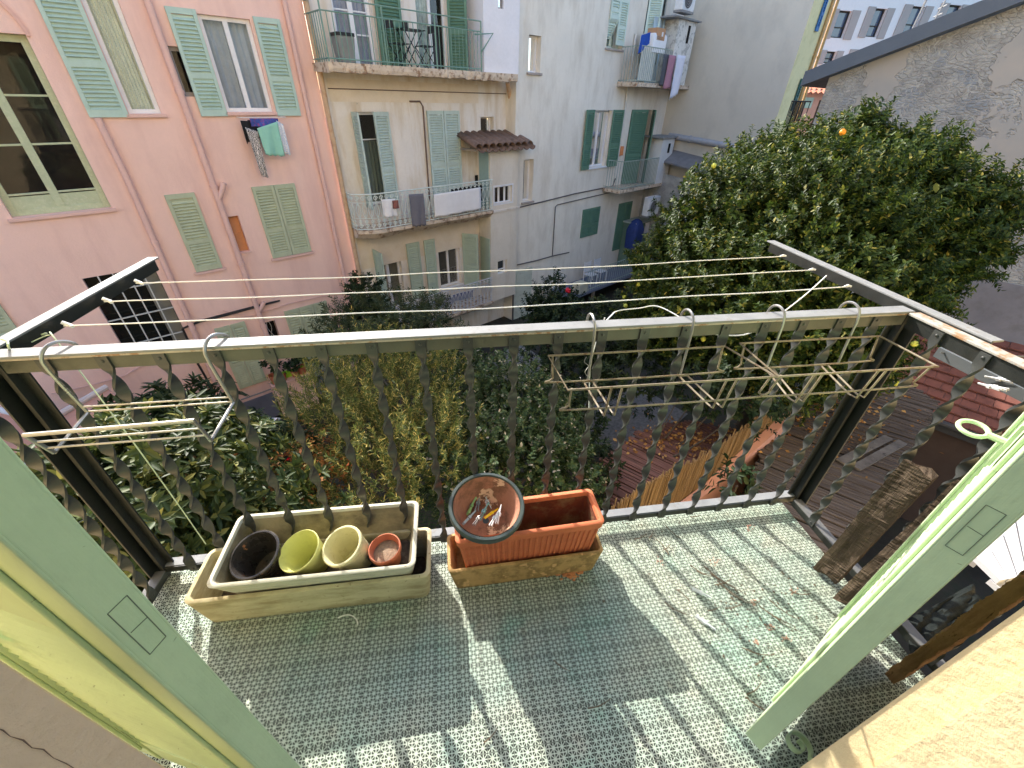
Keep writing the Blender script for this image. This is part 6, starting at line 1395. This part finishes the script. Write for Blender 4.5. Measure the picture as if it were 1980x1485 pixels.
def trunk(parent, base, lumps, r0, seed=0, n=9, name='trunk'):
    mb = MB(); r = random.Random(seed); b = Vector(base); L_ = [Vector(l[:3]) for l in lumps]; top = sum(L_, Vector())/len(L_); top.z = min(l.z for l in L_)-.2 if len(L_) > 1 else L_[0].z-.3; top.z = max(top.z, b.z+.6); top = b.lerp(top, .9)
    mid = b.lerp(top, .5)+Vector((r.uniform(-.1, .1), r.uniform(-.1, .1), 0)); mb.tube(smooth_path([b, mid, top], 6), [r0*(1-.035*i) for i in range(13)], 9)
    for k in range(n):
        l = lumps[k % len(lumps)]; e = Vector(l[:3])+Vector((r.uniform(-.6, .6)*l[3], r.uniform(-.6, .6)*l[4], r.uniform(-.2, .6)*l[5])); s_ = mid.lerp(top, r.uniform(.4, 1)); m_ = s_.lerp(e, .5)+Vector((0, 0, -.12*(e-s_).length)); pts = smooth_path([s_, m_, e], 6)
        mb.tube(pts, [r0*.5*(1-.07*i) for i in range(len(pts))], 6)
    mb.v = [tuple(Vector(p)-parent.location) for p in mb.v]; return mb.build(name, BARK, parent, smooth=True)
def plant(name, label, cat, base, group=None): return empty(name, tuple(base), 0, label, cat, group)
# the orange tree
OT = [lpx(1560, 440, 8.7, 175), lpx(1700, 370, 9.3, 125), lpx(1815, 430, 9.2, 115), lpx(1400, 455, 8.6, 130), lpx(1530, 335, 9.4, 85), lpx(1620, 560, 8.1, 175), lpx(1400, 600, 8.0, 165), lpx(1500, 680, 7.7, 140),
      lpx(1740, 530, 8.6, 115), lpx(1310, 530, 8.3, 85), lpx(1290, 620, 8.2, 80), lpx(1640, 690, 7.7, 90), lpx(1895, 420, 9.4, 70), lpx(1850, 500, 9.0, 80), lpx(1640, 300, 9.6, 80), lpx(1450, 370, 9.2, 85), lpx(1780, 310, 9.7, 60)]
CIT = leafmat('citrus_leaves', [(0, (.016, .034, .006)), (.5, (.032, .062, .010)), (.8, (.062, .098, .015)), (.95, (.15, .17, .028)), (1, (.32, .28, .06))], .5, .28, .22)  # rare yellow tones at the end imitate sun highlights on leaves
tb_ = Vector(atd(1600, 480, 8.6)); tb_.z = GZ
ot = plant('orange_tree', 'large orange tree with dense glossy leaves in front of the stone wall', 'tree', tb_)
cr, CC, DD = foliage('crown', CIT, ot, OT, 7600, 26, .070, .031, .27, 58, .6, .35, 11, (.70, 1.06))
foliage('inner_leaves', CIT, ot, OT, 1300, 20, .13, .06, .4, 70, .5, .2, 12, (.35, .72), minz=-1)
trunk(ot, tb_, OT, .17, 3, 16)
FR = mat('unripe_orange', c(200, 205, 90), .5, .15, 6); ORG = mat('ripe_orange', c(235, 150, 40), .5, .1, 6); r = random.Random(4)
fm = MB().lathe([(.002, -.04), (.02, -.035), (.035, -.018), (.04, 0), (.035, .018), (.02, .035), (.002, .04)], 12)
fm2 = MB().join(fm); fo = fm.build('fruit', FR, ot, smooth=True); fo2 = fm2.build('fruit', ORG, ot, smooth=True); first = True
front = [i for i in range(len(CC)) if (CC[i]-CAM)@DD[i] < 0]
for k in range(24):
    i = front[r.randrange(len(front))]; q = fo if k == 0 else (fo2 if k == 1 else (fo if k % 8 else fo2).copy())
    if k > 1: COL.objects.link(q)
    q.location = Vector(CC[i]+DD[i]*.25)-ot.location
# golden podocarpus like shrub below the balcony
GOLD = leafmat('golden_green_needles', [(0, (0.049, 0.082, 0.022)), (.5, (0.110, 0.142, 0.038)), (.8, (0.235, 0.224, 0.060)), (1, (0.504, 0.406, 0.120))], .55, .3, .2)  # the golden tone is the leaves' own colour
L_ = [lump(735, 770, 5.6, .62), lump(800, 800, 5.3, .55), lump(680, 850, 5.1, .55), lump(770, 900, 4.7, .6), lump(700, 960, 4.5, .5), lump(640, 800, 5.5, .42), lump(820, 730, 5.9, .4), lump(720, 710, 6.0, .42), lump(840, 880, 4.9, .45)]
bs = Vector(atd(740, 830, 5.2)); bs.z = GZ
gsh = plant('golden_shrub', 'upright shrub with narrow golden green leaves below the railing', 'shrub', bs)
foliage('leaves', GOLD, gsh, L_, 1000, 36, .058, .010, .36, 36, .40, .95, 21, (.55, 1.15)); trunk(gsh, bs, L_, .07, 5, 12, 'stems')
# broad leaved pittosporum at the lower left
PIT = leafmat('broad_glossy_leaves', [(0, (.022, .042, .012)), (.6, (.042, .068, .018)), (.86, (.095, .115, .03)), (1, (.26, .25, .07))], .5, .2, .2)
L_ = [lump(300, 935, 4.3, .52), lump(205, 975, 4.1, .48), lump(400, 960, 4.0, .6), lump(300, 1040, 3.7, .62), lump(150, 1060, 3.7, .5), lump(430, 1060, 3.7, .5), lump(240, 1140, 3.5, .55), lump(130, 985, 4.2, .34), lump(420, 910, 4.6, .42), lump(520, 1010, 4.0, .42)]
bs = Vector(atd(300, 980, 4.)); bs.z = GZ
pit = plant('broad_leaved_shrub', 'large shrub with whorls of broad glossy leaves at the lower left below the balcony', 'shrub', bs)
foliage('leaves', PIT, pit, L_, 1500, 13, .105, .034, .14, 66, .5, .5, 31, (.55, 1.08), whorl=True); trunk(pit, bs, L_, .06, 6, 14, 'stems')
# the same kind behind it, shade put into darker leaf colours
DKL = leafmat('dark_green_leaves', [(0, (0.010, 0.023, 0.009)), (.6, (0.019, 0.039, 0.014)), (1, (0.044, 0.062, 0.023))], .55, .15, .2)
L_ = [lump(300, 828, 6.3, .42), lump(385, 822, 6.2, .42), lump(450, 860, 5.8, .42), lump(560, 890, 5.4, .36), lump(350, 870, 5.6, .42)]
bs = Vector(atd(380, 820, 6.1)); bs.z = GZ
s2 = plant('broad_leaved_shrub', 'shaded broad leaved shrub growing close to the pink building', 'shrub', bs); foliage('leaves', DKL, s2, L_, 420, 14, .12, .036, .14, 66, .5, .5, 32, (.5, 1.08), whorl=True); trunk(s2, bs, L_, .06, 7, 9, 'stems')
# autumn creeper
AUT = leafmat('autumn_leaves', [(0, c(104, 74, 38, .8)), (.4, c(150, 104, 52, .8)), (.7, c(186, 136, 72, .8)), (.9, c(150, 92, 58, .8)), (1, c(120, 124, 52, .8))], .7, .3, .2)
L_ = [lump(600, 930, 4.5, .30), lump(530, 950, 4.35, .30), lump(450, 940, 4.2, .22), lump(500, 980, 4.1, .26), lump(620, 880, 4.7, .2), lump(405, 960, 3.9, .16), lump(580, 990, 4.15, .22)]
bs = Vector(atd(540, 950, 4.4)); bs.z = GZ
au = plant('autumn_creeper', 'creeper with orange and russet autumn leaves between the two lower shrubs', 'creeper', bs); foliage('leaves', AUT, au, L_, 330, 8, .045, .022, .25, 60, .4, .3, 41, (.3, 1.15)); trunk(au, bs, L_, .03, 8, 10, 'stems')
# flowering evergreen in the middle
VIB = leafmat('mid_green_leaves', [(0, (0.026, 0.054, 0.020)), (.6, (0.054, 0.092, 0.032)), (.9, (0.109, 0.140, 0.054)), (.97, (0.363, 0.346, 0.259)), (1, (0.544, 0.486, 0.410))], .55, .2, .2)
L_ = [lump(910, 760, 6.4, .6), lump(980, 770, 6.3, .6), lump(1030, 810, 6.0, .55), lump(940, 850, 5.6, .6), lump(900, 930, 5.0, .55), lump(1000, 900, 5.3, .55), lump(1060, 870, 5.6, .45), lump(880, 700, 6.8, .4), lump(1090, 930, 5.2, .42)]
bs = Vector(atd(960, 830, 5.8)); bs.z = GZ
vb = plant('flowering_evergreen', 'evergreen bush with small pale flowers in the middle of the garden', 'bush', bs); foliage('leaves', VIB, vb, L_, 1700, 22, .055, .028, .22, 58, .5, .5, 51, (.55, 1.08)); trunk(vb, bs, L_, .06, 9, 12, 'stems')
# shrubs by the cream building, the rose, the hedge under the tree
for i, (lab, lm, ncl, L1, W1, m_) in enumerate((
    ('dark shrub in front of the lowest balcony of the cream building', [(690, 640, 10.2, .8), (760, 640, 9.6, .9), (820, 660, 9.0, .8), (740, 690, 8.6, .8), (660, 690, 9.0, .7), (840, 600, 10.8, .4)], 1000, .085, .024, leafmat('olive_green_leaves', [(0, (0.020, 0.038, 0.013)), (.6, (0.043, 0.067, 0.022)), (1, (0.097, 0.106, 0.038))], .45, .2, .35)),
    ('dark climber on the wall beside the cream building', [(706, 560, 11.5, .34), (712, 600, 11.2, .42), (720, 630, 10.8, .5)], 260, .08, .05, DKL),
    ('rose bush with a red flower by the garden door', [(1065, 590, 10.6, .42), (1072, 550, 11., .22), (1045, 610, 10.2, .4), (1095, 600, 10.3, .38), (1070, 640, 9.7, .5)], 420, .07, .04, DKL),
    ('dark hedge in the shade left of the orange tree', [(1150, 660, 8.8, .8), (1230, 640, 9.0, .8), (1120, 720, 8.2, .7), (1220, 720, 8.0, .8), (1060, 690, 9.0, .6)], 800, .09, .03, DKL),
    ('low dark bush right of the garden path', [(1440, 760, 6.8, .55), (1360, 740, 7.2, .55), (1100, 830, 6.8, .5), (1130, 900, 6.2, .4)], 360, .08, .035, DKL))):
    L_ = [lump(*q) for q in lm]; bs = Vector(np.mean([l[:3] for l in L_], 0)); bs.z = GZ
    t = plant('shrub', lab, 'shrub', bs); foliage('leaves', m_, t, L_, ncl, 20, L1, W1, .25, 58, .5, .45, 60+i, (.5, 1.08)); trunk(t, bs, L_, .05, 10+i, 8, 'stems')
    if i == 2:
        for k, (px, py) in enumerate(((1098, 565), (1119, 668))):
            fl_m = MB(); 
            for q in range(7): a = q*2.4; fl_m.lathe([(.002, -.03), (.03, -.01), (.034, .012), (.004, .03)], 8, (.03*math.cos(a), .03*math.sin(a), .012*q))
            fl_m.build('rose_flower', mat('crimson_petals', c(190, 30, 50), .6), t, loc=Vector(atd(px, py, 9.9))-t.location, smooth=True)
# fern like palm by the railing foot
fr = plant('fern', 'dark feathery fern fronds just behind the bowl', 'fern', (*atd(850, 1020, 4.2)[:2], GZ))
mb = MB(); r = random.Random(6); P0 = Vector(atd(850, 1035, 4.3)); P0.z -= .1
for k in range(12):
    a = k*PI*2/12+r.uniform(-.2, .2); Lf = r.uniform(.5, .75); pr_ = None
    for i in range(26):
        t = i/25; P = P0+Vector((math.cos(a)*Lf*t, math.sin(a)*Lf*t, .28*math.sin(t*2.4)-.1*t)); sd = Vector((-math.sin(a), math.cos(a), 0)); wl_ = .15*math.sin(PI*min(1, .12+t*.9))+.01
        if i:
            for sg in (-1, 1): d = sd*sg+Vector((math.cos(a), math.sin(a), -.3))*.5; mb.add([P, P+d*wl_*.5+Vector((math.cos(a)*.008, math.sin(a)*.008, .004)), P+d*wl_, P+d*wl_*.5-Vector((math.cos(a)*.008, math.sin(a)*.008, 0))], [(0, 1, 2, 3)])
mb.v = [tuple(Vector(p)-fr.location) for p in mb.v]; mb.build('fronds', DKL, fr)
mb = MB(); mb.tube([(0, 0, 0), (P0-fr.location)], .05, 8); mb.build('stem', BARK, fr)
sg = plant('seedling', 'small leafy sprig growing by the pink garden wall', 'plant', (*atz(1420, 950, -3.6)[:2], GZ)); L_ = [lump(1425, 940, 5.6, .16), lump(1415, 915, 5.7, .10)]
foliage('leaves', DKL, sg, L_, 16, 8, .12, .045, .16, 60, .4, .7, 71); mb = MB(); mb.tube([(0, 0, 0), Vector(L_[0][:3])-sg.location], .015, 6); mb.build('stem', BARK, sg)
# pots on the terrace
TP = mat('terrace_terracotta', c(170, 100, 76), .8, .15, 9)
for i, (px, h_, lb) in enumerate(((524, .26, 'leftmost terracotta pot on the pink terrace wall, with leggy leaves'), (541, .18, 'small terracotta pot beside the leggy plant on the terrace wall'), (567, .2, 'terracotta bowl before the lime green tray on the terrace wall'), (583, .24, 'rightmost terracotta pot on the pink terrace wall'))):
    s_, z_ = fs(px, 712, .8); t = fthing('potted_plant', lb, 'potted plant', s_, .8, tz+.082, 'pots on the terrace wall'); MB().lathe([(h_*.36, 0), (h_*.5, h_), (h_*.44, h_), (h_*.32, .02)], 16).build('pot', TP, t, smooth=True)
    g_ = RNG; lm = [(*(np.array(t.location)+np.array([0, 0, h_+.12*(1+(i == 0))])), .14, .14, .14)]; foliage('leaves', DKL, t, lm, 20 if i != 1 else 6, 7, .10, .06, .12, 60, .4, .6, 80+i)
for ch in (): pass
s_, z_ = fs(560, 700, .78); mb = MB(); mb.rloft([(.3, .02, 0, .015), (.3, .02, .20, .015)]); tag(mb.build('plastic_tray', mat('lime_green_plastic', c(150, 210, 60), .5), loc=tuple(FW(s_, .72, tz+.085)), rot=(0, 0, math.radians(35))), 'lime green plastic tray standing behind the pots on the terrace wall', 'tray')
# odds and ends in the shade below the terrace
mb = MB(); mb.rloft([(.16, .12, 0, .02), (.17, .13, .38, .02), (.13, .09, .42, .02)]); tag(mb.build('white_box', mat('white_plastic', c(226, 226, 232), .5), loc=tuple(atz(533, 842, -4.6))), 'white plastic box in the shade under the terrace', 'box')
mb = MB(); mb.lathe([(.12, 0), (.15, .34), (.14, .34), (.11, .02)], 18); tag(mb.build('red_bucket', mat('red_plastic', c(200, 20, 40), .45), loc=tuple(atz(557, 882, -4.2)), smooth=True), 'red bucket half hidden among the shrubs', 'bucket')
# lean-to with pale pipes at the far left, beyond the left rail
lt = empty('lean_to', tuple(atz(90, 840, -3.2)), math.radians(35), 'small pink lean-to with a white gutter at the far left', 'lean-to')
LT = lt.location; Q = [Vector(atz(*p, -3.0)) for p in ((-60, 800), (98, 800), (205, 748), (250, 790), (100, 880), (-40, 960))]
RZ = Matrix.Rotation(math.radians(-35), 3, 'Z')
P = [RZ @ (q-LT) for q in Q]; k = len(P); mb = MB(); mb.v = [tuple(p) for p in P]+[(p.x, p.y, GZ-LT.z) for p in P]; mb.f = [tuple(range(k)), *[((i+1) % k, i, k+i, k+(i+1) % k) for i in range(k)]]; mb.build('body', mat('dusty_pink_roof', c(190, 146, 132), .9, .1, 3), lt)
mb = MB(); a, b_ = RZ @ (Vector(atz(95, 812, -2.95))-LT), RZ @ (Vector(atz(205, 748, -2.95))-LT); mb.tube([a, b_], .05, 8); mb.beam(a+Vector((0, 0, -.1)), b_+Vector((0, 0, -.1)), .05, .12); mb.build('gutter', mat('greyish_white_gutter', c(196, 190, 192), .6), lt)
mb = MB()
for (p, q) in (((-20, 740), (60, 800)), ((-10, 790), (80, 812)), ((40, 895), (110, 925)), ((40, 908), (105, 938))): mb.tube([RZ @ (Vector(atz(*p, -2.5))-LT), RZ @ (Vector(atz(*q, -2.5))-LT)], .045, 8)
mb.build('pipes', mat('bluish_white_pipe', c(200, 204, 214), .5), lt, smooth=True)
